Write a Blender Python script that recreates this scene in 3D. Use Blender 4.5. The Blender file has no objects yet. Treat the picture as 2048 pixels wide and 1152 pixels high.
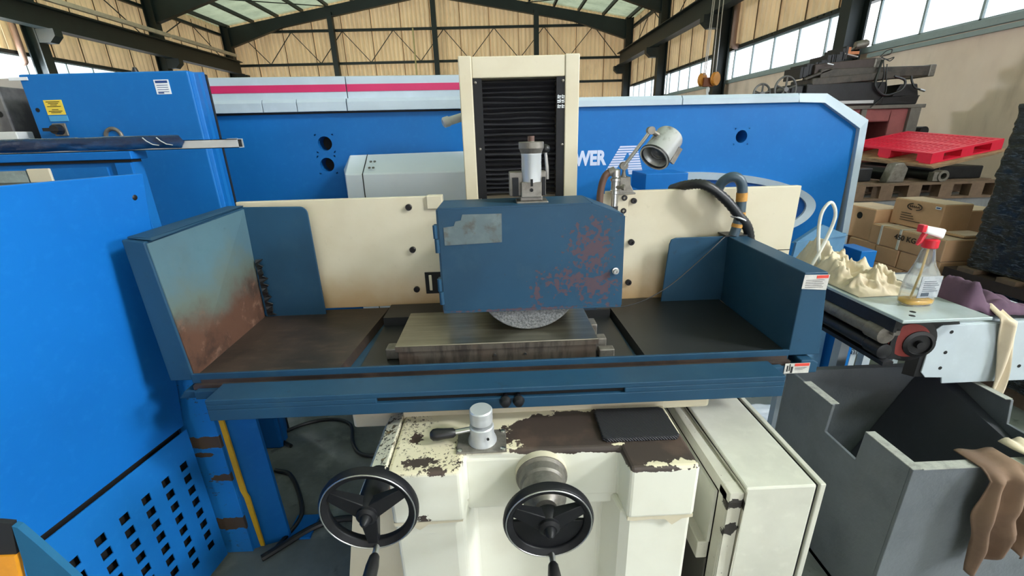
import bpy, bmesh, math, random
from mathutils import Vector, Matrix, Quaternion, noise as mnoise
random.seed(7)
S = bpy.context.scene
COL = S.collection

# ------------------------------------------------------------------ camera
F_PX, PITCH, YAW, ROLL = 870.0, 0.3405, 0.0262, 0.0280
cam = bpy.data.cameras.new('camera')
cam.sensor_width = 36.0
cam.lens = F_PX / 2048 * 36.0
cam.clip_start, cam.clip_end = 0.05, 200
camo = bpy.data.objects.new('camera', cam)
COL.objects.link(camo)
fw = Vector((math.sin(YAW) * math.cos(PITCH), math.cos(YAW) * math.cos(PITCH), -math.sin(PITCH)))
r0 = Vector((math.cos(YAW), -math.sin(YAW), 0))
u0 = r0.cross(fw)
rr = math.cos(ROLL) * r0 - math.sin(ROLL) * u0
uu = math.sin(ROLL) * r0 + math.cos(ROLL) * u0
camo.matrix_world = Matrix(((rr.x, uu.x, -fw.x, 0), (rr.y, uu.y, -fw.y, 0), (rr.z, uu.z, -fw.z, 1.75), (0, 0, 0, 1)))
S.camera = camo

# ------------------------------------------------------------------ sky and exposure
W = bpy.data.worlds.new('overcast_sky')
S.world = W
W.use_nodes = True
bg = W.node_tree.nodes['Background']
bg.inputs[0].default_value = (0.93, 0.97, 1.0, 1)
bg.inputs[1].default_value = 2.2
S.view_settings.view_transform = 'Standard'
S.view_settings.look = 'None'
S.view_settings.exposure = 0.42
S.view_settings.gamma = 1.0
S.view_settings.use_curve_mapping = False


def daylight(name, loc, size, power, rot, color=(0.95, 0.98, 1.0)):
    """soft area light at one opening of the hall"""
    l = bpy.data.lights.new(name, 'AREA')
    l.shape = 'RECTANGLE'
    l.size, l.size_y = size
    l.energy = power
    l.color = color
    o = bpy.data.objects.new(name, l)
    o.location = loc
    o.rotation_euler = rot
    COL.objects.link(o)
    return o


# window strip of the right wall (outside the glass) and an added front fill behind the camera
daylight('daylight_right_windows', (7.0, -1.5, 3.45), (11.0, 1.3), 6800, (0, math.radians(76), 0))
daylight('daylight_left_windows', (-12.7, 11.0, 3.6), (20.0, 1.4), 12000, (0, math.radians(-84), 0))
daylight('front_fill', (1.6, -8.6, 2.4), (9.0, 4.0), 95, (math.radians(90), 0, math.radians(0)))


# ------------------------------------------------------------------ materials
def lin(c):
    return tuple((x / 255 / 12.92 if x / 255 <= 0.04045 else ((x / 255 + 0.055) / 1.055) ** 2.4) for x in c) + (1,)


class Mat:
    """tiny node builder around one Principled material"""

    def __init__(s, name, rgb, rough=0.5, metal=0.0, coat=0.0, spec=0.5):
        s.m = bpy.data.materials.new(name)
        s.m.use_nodes = True
        s.t = s.m.node_tree
        s.b = s.t.nodes['Principled BSDF']
        s.b.inputs['Roughness'].default_value = rough
        s.b.inputs['Metallic'].default_value = metal
        s.b.inputs['Coat Weight'].default_value = coat
        s.b.inputs['Specular IOR Level'].default_value = spec
        s.col = lin(rgb)
        s.rgh = rough
        s.b.inputs['Base Color'].default_value = s.col
        s.tc = s.t.nodes.new('ShaderNodeTexCoord')
        s.h = None

    def node(s, typ, **kw):
        n = s.t.nodes.new(typ)
        for k, v in kw.items():
            setattr(n, k, v)
        return n

    def link(s, a, b):
        s.t.links.new(a, b)

    def coords(s, scale=None, loc=None):
        if scale is None and loc is None:
            return s.tc.outputs['Object']
        n = s.node('ShaderNodeMapping')
        if scale:
            n.inputs['Scale'].default_value = scale
        if loc:
            n.inputs['Location'].default_value = loc
        s.link(s.tc.outputs['Object'], n.inputs['Vector'])
        return n.outputs[0]

    def noise(s, scale, detail=4, rough=0.55, stretch=None, dist=0.0):
        n = s.node('ShaderNodeTexNoise')
        n.inputs['Scale'].default_value = scale
        n.inputs['Detail'].default_value = detail
        n.inputs['Roughness'].default_value = rough
        n.inputs['Distortion'].default_value = dist
        s.link(s.coords(stretch), n.inputs['Vector'])
        return n.outputs[0]

    def math(s, op, a, b=0.0, clamp=False):
        n = s.node('ShaderNodeMath', operation=op)
        n.use_clamp = clamp
        for i, v in enumerate((a, b)):
            if isinstance(v, (int, float)):
                n.inputs[i].default_value = v
            else:
                s.link(v, n.inputs[i])
        return n.outputs[0]

    def ramp(s, v, lo, hi, out0=0.0, out1=1.0):
        n = s.node('ShaderNodeMapRange', interpolation_type='SMOOTHSTEP')
        for i, x in enumerate((lo, hi, out0, out1)):
            n.inputs[i + 1].default_value = x
        s.link(v, n.inputs[0])
        return n.outputs[0]

    def blobs(s, items, nscale=14, namp=0.5, soft=0.15, detail=5, bias=0.0):
        """mask of ellipsoids (centre, radii) with a ragged edge, in object space"""
        best = None
        for c, r in items:
            a = s.node('ShaderNodeVectorMath', operation='SUBTRACT')
            s.link(s.tc.outputs['Object'], a.inputs[0])
            a.inputs[1].default_value = c
            d = s.node('ShaderNodeVectorMath', operation='DIVIDE')
            s.link(a.outputs[0], d.inputs[0])
            d.inputs[1].default_value = r
            l = s.node('ShaderNodeVectorMath', operation='LENGTH')
            s.link(d.outputs[0], l.inputs[0])
            v = s.math('SUBTRACT', 1.0, l.outputs['Value'])
            best = v if best is None else s.math('MAXIMUM', best, v)
        nz = s.math('MULTIPLY', s.math('SUBTRACT', s.noise(nscale, detail, 0.6), 0.5), namp * 2)
        return s.ramp(s.math('ADD', best, nz), bias - soft / 2, bias + soft / 2)

    def axis(s, i):
        n = s.node('ShaderNodeSeparateXYZ')
        s.link(s.tc.outputs['Object'], n.inputs[0])
        return n.outputs[i]

    def over(s, mask, rgb, rough=None, metal=None):
        """lay another colour (and gloss) over the surface where mask is 1"""
        inp = s.b.inputs['Base Color']
        mx = s.node('ShaderNodeMix', data_type='RGBA')
        s.link(mask, mx.inputs['Factor']) if not isinstance(mask, float) else setattr(mx.inputs['Factor'], 'default_value', mask)
        if inp.is_linked:
            s.link(inp.links[0].from_socket, mx.inputs['A'])
        else:
            mx.inputs['A'].default_value = inp.default_value[:]
        mx.inputs['B'].default_value = lin(rgb)
        s.link(mx.outputs['Result'], inp)
        for key, val in (('Roughness', rough), ('Metallic', metal)):
            if val is None:
                continue
            ri = s.b.inputs[key]
            m2 = s.node('ShaderNodeMix', data_type='FLOAT')
            s.link(mask, m2.inputs['Factor'])
            if ri.is_linked:
                s.link(ri.links[0].from_socket, m2.inputs['A'])
            else:
                m2.inputs['A'].default_value = ri.default_value
            m2.inputs['B'].default_value = val
            s.link(m2.outputs['Result'], ri)
        return s

    def mottle(s, rgb, scale, amount=1.0, lo=0.4, hi=0.7, stretch=None):
        v = s.ramp(s.noise(scale, 5, 0.6, stretch), lo, hi, 0.0, amount)
        return s.over(v, rgb)

    def bump(s, height, strength=0.3, dist=0.01):
        n = s.node('ShaderNodeBump')
        n.inputs['Strength'].default_value = strength
        n.inputs['Distance'].default_value = dist
        s.link(height, n.inputs['Height'])
        if s.h is not None:
            s.link(s.h, n.inputs['Normal'])
        s.h = n.outputs[0]
        s.link(s.h, s.b.inputs['Normal'])
        return s

    def nbump(s, scale, strength=0.2, dist=0.004, stretch=None):
        return s.bump(s.noise(scale, 4, 0.6, stretch), strength, dist)


def simple(name, rgb, rough=0.5, metal=0.0, coat=0.0, var=0.25, scale=6.0, dark=None, bump=0.0):
    m = Mat(name, rgb, rough, metal, coat)
    d = dark or tuple(int(c * 0.72) for c in rgb)
    m.mottle(d, scale, var, 0.35, 0.8)
    m.mottle(tuple(min(255, int(c * 1.1 + 6)) for c in rgb), scale * 5.3, var * 0.6, 0.5, 0.75)
    if bump:
        m.nbump(scale * 12, bump)
    return m.m


# ------------------------------------------------------------------ mesh building
class MB:
    """collects shapes into ONE mesh"""

    def __init__(s, xf=None):
        s.v, s.f, s.sm = [], [], []
        s.xf = xf

    def add(s, verts, faces, smooth=False):
        k = len(s.v)
        s.v += [tuple(v) for v in verts]
        s.f += [tuple(i + k for i in f) for f in faces]
        s.sm += [smooth] * len(faces)
        return s

    def box(s, x0, x1, y0, y1, z0, z1):
        return s.add([(x0, y0, z0), (x1, y0, z0), (x1, y1, z0), (x0, y1, z0), (x0, y0, z1), (x1, y0, z1), (x1, y1, z1), (x0, y1, z1)],
                     [(0, 3, 2, 1), (4, 5, 6, 7), (0, 1, 5, 4), (1, 2, 6, 5), (2, 3, 7, 6), (3, 0, 4, 7)])

    def hexa(s, bot, top):
        """box with free corners; bot and top are four points each, counter-clockwise from above"""
        return s.add(list(bot) + list(top), [(3, 2, 1, 0), (4, 5, 6, 7), (0, 1, 5, 4), (1, 2, 6, 5), (2, 3, 7, 6), (3, 0, 4, 7)])

    def prism(s, poly, axis, a, b):
        """polygon in the plane across `axis`, pushed from a to b"""
        def p(q, w):
            return {'x': (w, q[0], q[1]), 'y': (q[0], w, q[1]), 'z': (q[0], q[1], w)}[axis]
        n = len(poly)
        vs = [p(q, a) for q in poly] + [p(q, b) for q in poly]
        fs = [tuple(range(n)), tuple(range(2 * n - 1, n - 1, -1))]
        fs += [(i, i + n, (i + 1) % n + n, (i + 1) % n) for i in range(n)]
        return s.add(vs, fs)

    def sheet(s, pts, nrm, th):
        """a plate: closed outline pts, thickness th along nrm"""
        d = Vector(nrm).normalized() * th
        n = len(pts)
        vs = [Vector(p) for p in pts] + [Vector(p) + d for p in pts]
        fs = [tuple(range(n))[::-1], tuple(range(n, 2 * n))]
        fs += [(i, (i + 1) % n, (i + 1) % n + n, i + n) for i in range(n)]
        return s.add(vs, fs)

    def tube(s, pts, r, n=10, caps=True, closed=False):
        pts = [Vector(p) for p in pts]
        m = len(pts)
        rs = r if isinstance(r, (list, tuple)) else [r] * m
        ring, prev = [], None
        for i, p in enumerate(pts):
            if closed:
                t = (pts[(i + 1) % m] - pts[i - 1]).normalized()
            else:
                t = (pts[min(i + 1, m - 1)] - pts[max(i - 1, 0)]).normalized()
            if prev is None:
                a = Vector((0, 0, 1)) if abs(t.z) < 0.9 else Vector((1, 0, 0))
                u = t.cross(a).normalized()
            else:
                u = (prev - t * prev.dot(t)).normalized()
            prev = u
            w = t.cross(u)
            ring.append([p + (u * math.cos(2 * math.pi * k / n) + w * math.sin(2 * math.pi * k / n)) * rs[i] for k in range(n)])
        vs = [v for q in ring for v in q]
        fs = []
        for i in range(m if closed else m - 1):
            j = (i + 1) % m
            for k in range(n):
                fs.append((i * n + k, i * n + (k + 1) % n, j * n + (k + 1) % n, j * n + k))
        s.add(vs, fs, True)
        if caps and not closed:
            s.add(ring[0], [tuple(range(n))[::-1]])
            s.add(ring[-1], [tuple(range(n))])
        return s

    def cyl(s, p0, p1, r, n=20):
        return s.tube([p0, p1], r, n)

    def lathe(s, prof, c, axis=(0, 0, 1), n=24, caps=True):
        """profile of (radius, height) turned about an axis through c"""
        q = Vector((0, 0, 1)).rotation_difference(Vector(axis))
        c = Vector(c)
        vs, fs = [], []
        m = len(prof)
        for r, h in prof:
            for k in range(n):
                a = 2 * math.pi * k / n
                vs.append(c + q @ Vector((r * math.cos(a), r * math.sin(a), h)))
        for i in range(m - 1):
            for k in range(n):
                fs.append((i * n + k, i * n + (k + 1) % n, (i + 1) * n + (k + 1) % n, (i + 1) * n + k))
        s.add(vs, fs, True)
        if caps:
            if prof[0][0] > 1e-5:
                s.add(vs[:n], [tuple(range(n))[::-1]])
            if prof[-1][0] > 1e-5:
                s.add(vs[-n:], [tuple(range(n))])
        return s

    def torus(s, c, R, r, axis=(0, 0, 1), n=40, k=10, sx=1.0):
        q = Vector((0, 0, 1)).rotation_difference(Vector(axis))
        c = Vector(c)
        pts = [c + q @ Vector((R * sx * math.cos(2 * math.pi * i / n), R * math.sin(2 * math.pi * i / n), 0)) for i in range(n)]
        return s.tube(pts, r, k, closed=True)

    def grid(s, fn, nu, nv, smooth=True, closeu=False):
        vs = [fn(i / nu, j / nv) for j in range(nv + 1) for i in range(nu + 1)]
        fs = [(j * (nu + 1) + i, j * (nu + 1) + i + 1, (j + 1) * (nu + 1) + i + 1, (j + 1) * (nu + 1) + i) for j in range(nv) for i in range(nu)]
        return s.add(vs, fs, smooth)

    def mesh(s, name):
        me = bpy.data.meshes.new(name)
        vs = [s.xf @ Vector(v) for v in s.v] if s.xf else s.v
        if GX is not None:
            vs = [GX @ Vector(v) for v in vs]
        me.from_pydata(vs, [], s.f)
        bm = bmesh.new()
        bm.from_mesh(me)
        bmesh.ops.remove_doubles(bm, verts=bm.verts, dist=1e-5)
        bmesh.ops.recalc_face_normals(bm, faces=bm.faces)
        bm.to_mesh(me)
        bm.free()
        if any(s.sm):
            if all(s.sm):
                me.shade_smooth()
            else:
                me.shade_smooth()
                try:
                    me.set_sharp_from_angle(angle=math.radians(35))
                except Exception:
                    pass
        return me

    def build(s, name, m, parent=None, bevel=0.0, seg=2, solid=0.0, subd=0):
        o = bpy.data.objects.new(name, s.mesh(name))
        o.data.materials.append(m)
        COL.objects.link(o)
        put(o, parent)
        if solid:
            k = o.modifiers.new('thick', 'SOLIDIFY')
            k.thickness = solid
            k.offset = 0
        if bevel:
            k = o.modifiers.new('edge', 'BEVEL')
            k.width = bevel
            k.segments = seg
            k.limit_method = 'ANGLE'
            k.angle_limit = math.radians(50)
            k.harden_normals = False
        if subd:
            k = o.modifiers.new('sub', 'SUBSURF')
            k.levels = k.render_levels = subd
        return o


ROOT = {}
GX = None      # placement (size and position) of a group modelled in its own units


def put(o, parent):
    """parent o, keeping its own matrix as world matrix"""
    if parent is not None:
        o.parent = parent
        o.matrix_parent_inverse = ROOT[parent.name].inverted()
    ROOT[o.name] = o.matrix_basis.copy()
    return o


def tag(o, label, cat, group=None, kind=None):
    o['label'] = label
    o['category'] = cat
    if group:
        o['group'] = group
    if kind:
        o['kind'] = kind
    return o


def thing(name, label, cat, loc, group=None):
    if GX is not None:
        loc = tuple(GX @ Vector(loc))
    o = bpy.data.objects.new(name, None)
    o.empty_display_size = 0.1
    o.location = loc
    COL.objects.link(o)
    ROOT[o.name] = Matrix.Translation(loc)
    return tag(o, label, cat, group)


def struct(o):
    o['kind'] = 'structure'
    return o


def inst(me, name, m, parent, loc=(0, 0, 0), rot=None, scale=None):
    """one more object on a shared mesh"""
    o = bpy.data.objects.new(name, me)
    if not me.materials:
        me.materials.append(m)
    mw = Matrix.Translation(loc)
    if rot is not None:
        mw = mw @ rot.to_4x4()
    if scale is not None:
        mw = mw @ Matrix.Diagonal((*scale, 1))
    o.matrix_basis = mw
    COL.objects.link(o)
    return put(o, parent)


def bez(p, n=24):
    """smooth curve through the points (Catmull-Rom)"""
    p = [Vector(q) for q in p]
    p = [p[0] * 2 - p[1]] + p + [p[-1] * 2 - p[-2]]
    out = []
    seg = len(p) - 3
    per = max(2, n // seg)
    for i in range(seg):
        a, b, c, d = p[i:i + 4]
        for k in range(per):
            t = k / per
            out.append(0.5 * (2 * b + (c - a) * t + (2 * a - 5 * b + 4 * c - d) * t * t + (3 * b - a - 3 * c + d) * t ** 3))
    out.append(p[-2])
    return out


def lettering(txt, name, m, parent, xf, size, depth=0.001, xs=1.0, align='LEFT', bold=0.0):
    """flat raised print, turned into a mesh"""
    cu = bpy.data.curves.new('txt', 'FONT')
    cu.body = txt
    cu.size = size
    cu.extrude = depth
    cu.offset = bold
    cu.align_x = align
    cu.resolution_u = 3
    t = bpy.data.objects.new('txt', cu)
    COL.objects.link(t)
    dg = bpy.context.evaluated_depsgraph_get()
    me = bpy.data.meshes.new_from_object(t.evaluated_get(dg))
    bpy.data.objects.remove(t)
    me.transform(Matrix.Diagonal((xs, 1, 1, 1)))
    me.transform(xf)
    me.materials.clear()
    me.materials.append(m)
    o = bpy.data.objects.new(name, me)
    COL.objects.link(o)
    return put(o, parent)


def frame(origin, right, up):
    """matrix whose x runs along right, y along up, z out of the surface"""
    r = Vector(right).normalized()
    u = Vector(up)
    u = (u - r * u.dot(r)).normalized()
    n = r.cross(u)
    return Matrix(((r.x, u.x, n.x, origin[0]), (r.y, u.y, n.y, origin[1]), (r.z, u.z, n.z, origin[2]), (0, 0, 0, 1)))


# ------------------------------------------------------------------ materials of the hall
def sheet_mat(name, rgb, dirt, trans):
    m = Mat(name, rgb, 0.75)
    m.mottle(dirt, 0.9, 0.5, 0.35, 0.75, (1, 1, 0.35))
    m.mottle(tuple(int(c * 0.6) for c in dirt), 2.2, 0.25, 0.5, 0.8, (1, 1, 0.5))
    src = m.b.inputs['Base Color'].links[0].from_socket
    tr = m.node('ShaderNodeBsdfTranslucent')
    m.link(src, tr.inputs['Color'])
    mx = m.node('ShaderNodeMixShader')
    mx.inputs[0].default_value = trans
    m.link(m.b.outputs[0], mx.inputs[1])
    m.link(tr.outputs[0], mx.inputs[2])
    m.link(mx.outputs[0], m.t.nodes['Material Output'].inputs[0])
    return m.m


M_SHEET = sheet_mat('sandy_sheeting', (242, 216, 174), (196, 164, 124), 0.1)
M_ROOF = sheet_mat('green_roof_sheeting', (176, 186, 160), (120, 132, 112), 0.45)
M_LAPSHADE = simple('brown_lap_joint', (96, 74, 50), 0.8)  # edge shadow of the sheet overlaps, put in as dark brown strips
M_STEEL = simple('dark_green_steel', (24, 36, 35), 0.5, 0.0, 0.0, 0.6, 3.0, (16, 22, 22))
M_PIPE = simple('pinkish_grey_pipe', (150, 120, 105), 0.5)
m_ = Mat('cream_plaster', (246, 226, 210), 0.85)
m_.mottle((214, 190, 172), 0.7, 0.7, 0.35, 0.75, (1, 1, 0.6))
m_.mottle((150, 130, 110), 3.0, 0.35, 0.5, 0.8, (1, 1, 0.3))
m_.nbump(9, 0.2, 0.01)
M_PLASTER = m_.m
m_ = Mat('worn_concrete', (128, 133, 130), 0.72)
m_.mottle((82, 88, 86), 1.6, 0.9, 0.35, 0.7)
m_.mottle((150, 154, 148), 5.0, 0.7, 0.5, 0.75)
m_.mottle((50, 54, 54), 9.0, 0.8, 0.6, 0.78)
m_.nbump(14, 0.35, 0.01)
M_FLOOR = m_.m
M_FRAME = simple('window_frame_paint', (150, 165, 165), 0.5)
mp = bpy.data.materials.new('dusty_window_glass')
mp.use_nodes = True
nt = mp.node_tree
nt.nodes.remove(nt.nodes['Principled BSDF'])
g1, g2, g3 = nt.nodes.new('ShaderNodeBsdfTransparent'), nt.nodes.new('ShaderNodeBsdfTranslucent'), nt.nodes.new('ShaderNodeMixShader')
g1.inputs[0].default_value = (0.94, 0.97, 1.0, 1)
g2.inputs[0].default_value = (0.95, 0.97, 1.0, 1)
g3.inputs[0].default_value = 0.12
nt.links.new(g1.outputs[0], g3.inputs[1])
nt.links.new(g2.outputs[0], g3.inputs[2])
nt.links.new(g3.outputs[0], nt.nodes['Material Output'].inputs[0])
M_GLASS = mp
M_FIBRE = simple('white_trunking', (196, 180, 160), 0.6, var=0.5)

# ------------------------------------------------------------------ the hall
XL, XR, YB, YF = -12.2, 6.6, 22.9, -8.0
EAVE, RIDGE, XM = 6.55, 8.15, -2.8
COLS = [8.5, 13.3, 18.0, 22.6]
BACKCOLS = [3.7, -1.1, -5.9]


def roofz(x):
    return RIDGE - (RIDGE - EAVE) * abs(x - XM) / (XR - XM)


def root(name, loc):
    o = bpy.data.objects.new(name, None)
    o.location = loc
    COL.objects.link(o)
    ROOT[o.name] = Matrix.Translation(loc)
    return struct(o)


fl = MB().box(XL - 0.4, XR + 0.4, YF - 0.4, YB + 0.4, -0.12, 0).build('floor', M_FLOOR)
struct(fl)

RZ90 = Matrix.Rotation(math.radians(90), 3, 'Z')


def corr_mesh(w, h0, h1, waves=6, amp=0.09, per=8):
    """vertical corrugated sheet, standing in the xz plane; h0 and h1 are its heights at the two edges"""
    b = MB()
    n = waves * per
    vs, fs = [], []
    for i in range(n + 1):
        t = i / n
        c = math.cos(2 * math.pi * waves * t) * 1.5
        y = amp * (0.5 + 0.5 * max(-1, min(1, c)))
        vs += [(w * t, y, 0), (w * t, y, h0 + (h1 - h0) * t)]
    fs = [(2 * i, 2 * i + 2, 2 * i + 3, 2 * i + 1) for i in range(n)]
    b.add(vs, fs, True)
    return b.mesh('sheet')


# end wall at the back: one corrugated sheet beside the next, rising to the ridge
wb = root('wall_back', (XM, YB, 0))
w = (XR - XL) / 14
for i in range(14):
    x0 = XL + i * w
    me = corr_mesh(w + 0.02, roofz(x0) - 2.0, roofz(x0 + w) - 2.0, 7)
    inst(me, 'sheet', M_SHEET, wb, (x0, YB + (0.012 if i % 2 else 0), 2.2))
    if i:
        MB().box(x0 - 0.011, x0 + 0.011, YB - 0.022, YB + 0.01, 2.2, roofz(x0) - 0.1).build('lap_joint', M_LAPSHADE, wb)  # dark strip standing for the shadow along the overlap
MB().box(XL, XR, YB, YB + 0.2, 0, 2.25).build('masonry', M_PLASTER, wb)
for x in (-7.2, -2.6, 2.03):
    MB().box(x - 0.11, x + 0.11, YB - 0.42, YB - 0.16, 0, roofz(x) - 0.35).build('post', M_STEEL, wb)
for z in (6.38, 5.03):
    MB().box(XL + 0.4, XR - 0.3, YB - 0.16, YB - 0.04, z - 0.05, z + 0.05).build('girt', M_STEEL, wb)
MB().box(2.03, XR - 0.3, YB - 0.16, YB - 0.04, 3.97, 4.07).build('girt', M_STEEL, wb)
for i in range(8):
    xa = -11.4 + i * 2.3
    for a, b in (((xa, 6.35), (xa + 1.15, 5.06)), ((xa + 1.15, 5.06), (xa + 2.3, 6.35))):
        if b[0] < XR - 0.2:
            MB().cyl((a[0], YB - 0.1, a[1]), (b[0], YB - 0.1, b[1]), 0.018, 6).build('brace_rod', M_STEEL, wb)
MB().cyl((3.0, YB - 0.1, 3.95), (4.6, YB - 0.1, 2.3), 0.03, 6).build('brace_rod', M_STEEL, wb)
MB().box(-3.62, -3.56, YB - 0.2, YB - 0.16, 3.5, 6.4).build('conduit', simple('yellowed_conduit', (190, 175, 120), 0.5), wb)


def column(parent, x, y, s):
    """H section with a crane corbel; s = +1 when the hall lies to the right"""
    top = roofz(x)
    b = MB()
    b.box(x - 0.17, x - 0.135, y - 0.13, y + 0.13, 0, top)
    b.box(x + 0.135, x + 0.17, y - 0.13, y + 0.13, 0, top)
    b.box(x - 0.135, x + 0.135, y - 0.012, y + 0.012, 0, top)
    b.prism([(x + s * 0.17, 4.3), (x + s * 0.45, 4.3), (x + s * 0.62, 4.45), (x + s * 0.62, 4.62), (x + s * 0.17, 4.62)], 'y', y - 0.12, y + 0.12)
    return b.build('column', M_STEEL, parent)


def side_wall(name, x, s, sill, head, cols, wname):
    """masonry below, a strip of windows, corrugated sheets above; s = direction to the hall"""
    wl = root(name, (x, 7, 0))
    MB().box(*(sorted((x, x - s * 0.25))), YF, YB, 0, sill).build('masonry', M_PLASTER, wl)
    MB().box(*(sorted((x + s * 0.05, x - s * 0.2))), YF, YB, sill - 0.1, sill).build('sill', M_FRAME, wl, 0.01)
    MB().box(*(sorted((x + s * 0.03, x - s * 0.12))), YF, YB, head, head + 0.09).build('lintel', M_STEEL, wl)
    ys = sorted(cols)
    edges = [YF] + ys
    top = roofz(x) - 0.05
    sw = 0.96
    short = corr_mesh(sw + 0.02, top - head + 0.42, top - head + 0.42, 5, 0.08)
    y = YF
    k = 0
    while y < YB:
        inst(short, 'sheet', M_SHEET, wl, (x - s * (0.05 + 0.01 * (k % 2)), y, head + 0.05), RZ90)
        if y > 5:
            xj = x - s * 0.05
            xj = xj - 0.096 if s < 0 else xj + 0.006
            MB().box(xj, xj + 0.014, y - 0.012, y + 0.012, head + 0.09, top).build('lap_joint', M_LAPSHADE, wl)
        y += sw
        k += 1
    for c in ys:
        column(wl, x + s * 0.3, c, s)
    # crane runway beam
    b = MB()
    xc = x + s * 0.68
    b.box(xc - 0.15, xc + 0.15, YF, YB - 0.4, 4.62, 4.65).box(xc - 0.15, xc + 0.15, YF, YB - 0.4, 5.12, 5.15)
    b.box(xc - 0.012, xc + 0.012, YF, YB - 0.4, 4.65, 5.12)
    b.build('crane_beam', M_STEEL, wl)
    MB().box(xc - 0.03, xc + 0.03, YF, YB - 0.4, 5.15, 5.2).build('crane_rail', M_STEEL, wl)
    for c in ys:
        if c > 6:
            for q in (1, -1):
                MB().cyl((x + s * 0.06, c + q * 0.3, 5.3), (x + s * 0.06, c + q * 2.1, 6.3), 0.018, 6).build('brace_rod', M_STEEL, wl)
    MB().box(*(sorted((x + s * 0.02, x + s * 0.14))), YF, YB, 6.2, 6.3).build('girt', M_STEEL, wl)
    # windows, bay by bay
    bays = [(edges[i] + (0.16 if i else 0.1), edges[i + 1] - 0.16) for i in range(len(edges) - 1)]
    for n, (a, c) in enumerate(bays):
        wn = root('%s_%d' % (wname, n + 1 + (0 if s < 0 else 10)), (x, (a + c) / 2, sill))
        np_ = max(1, round((c - a) / 0.9))
        st = (c - a) / np_
        fb = MB()
        xx = x - s * 0.04
        for q in range(np_ + 1):
            fb.box(xx - 0.02, xx + 0.02, a + q * st - 0.018, a + q * st + 0.018, sill, head)
        fb.box(xx - 0.02, xx + 0.02, a, c, sill, sill + 0.03).box(xx - 0.02, xx + 0.02, a, c, head - 0.03, head)
        fb.build('frame', M_FRAME, wn)
        pm = MB().box(-0.004, 0.004, 0, st - 0.036, 0, head - sill - 0.06).mesh('pane')
        for q in range(np_):
            inst(pm, 'pane', M_GLASS, wn, (xx, a + q * st + 0.018, sill + 0.03))
    return wl


wr = side_wall('wall_right', XR, -1, 3.02, 3.74, COLS + BACKCOLS, 'window')
wl_ = side_wall('wall_left', XL, 1, 3.1, 4.0, COLS + BACKCOLS, 'window')
# a ledge runs under the windows of the near bays on the right
MB().box(XR - 0.06, XR, YF, 8.3, 2.84, 2.9).build('ledge', M_FRAME, wr)
for wx, sx, wl0 in ((XR, -1, wr), (XL, 1, wl_)):
    yc = 13.3 - 0.35
    px = wx + sx * 0.16
    MB().tube(bez([(px, yc, 6.4), (px, yc, 5), (px, yc, 3.95), (px - sx * 0.03, yc, 3.82), (px - sx * 0.16, yc, 3.8)], 20), 0.07, 12).build('downpipe', M_PIPE, wl0)
# pale trunking on top of the left crane beam, in two lengths
for a, b in ((9.0, 17.6), (17.75, 21.7)):
    MB().box(XL + 0.95, XL + 1.05, a, b, 5.22, 5.34).build('trunking', M_FIBRE, wl_, 0.01)

# front end of the hall, unseen, with an opening added to let in front fill
wf = root('wall_front', (XM, YF, 0))
gx0, gx1, gz = -1.0, 6.2, 4.2
MB().box(XL, gx0, YF - 0.25, YF, 0, EAVE).box(gx1, XR, YF - 0.25, YF, 0, EAVE).box(gx0, gx1, YF - 0.25, YF, gz, EAVE).prism(
    [(XL, EAVE), (XR, EAVE), (XM, RIDGE)], 'y', YF - 0.25, YF).build('masonry', M_PLASTER, wf)

# roof: sheets running down the slope, purlins and rafters
ce = root('ceiling', (XM, 7, RIDGE))
slope = math.hypot(XR - XM, RIDGE - EAVE)
ang = math.atan2(RIDGE - EAVE, XR - XM)
sw = 1.0
for sd in (1, -1):
    base = MB()
    n = 5 * 6
    vs, fs = [], []
    for i in range(n + 1):
        t = i / n
        zz = 0.045 * math.cos(2 * math.pi * 5 * t)
        vs += [(0, sw * 1.02 * t, zz), (slope + 0.4, sw * 1.02 * t, zz)]
    fs = [(2 * i, 2 * i + 2, 2 * i + 3, 2 * i + 1) for i in range(n)]
    base.add(vs, fs, True)
    me = base.mesh('sheet')
    rot = Matrix.Rotation(ang, 3, 'Y') if sd > 0 else Matrix.Rotation(math.pi, 3, 'Z') @ Matrix.Rotation(ang, 3, 'Y')
    y = YF if sd > 0 else YF + sw
    while (y + sw if sd > 0 else y) < YB + 0.4:
        inst(me, 'sheet', M_ROOF, ce, (XM, y, RIDGE + 0.12), rot)
        y += sw
    for q in range(1, 9):
        d = q * slope / 8.3
        xx, zz = XM + sd * d * math.cos(ang), RIDGE - d * math.sin(ang)
        MB().box(xx - 0.04, xx + 0.04, YF, YB, zz - 0.07, zz + 0.07).build('purlin', M_STEEL, ce)
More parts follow.
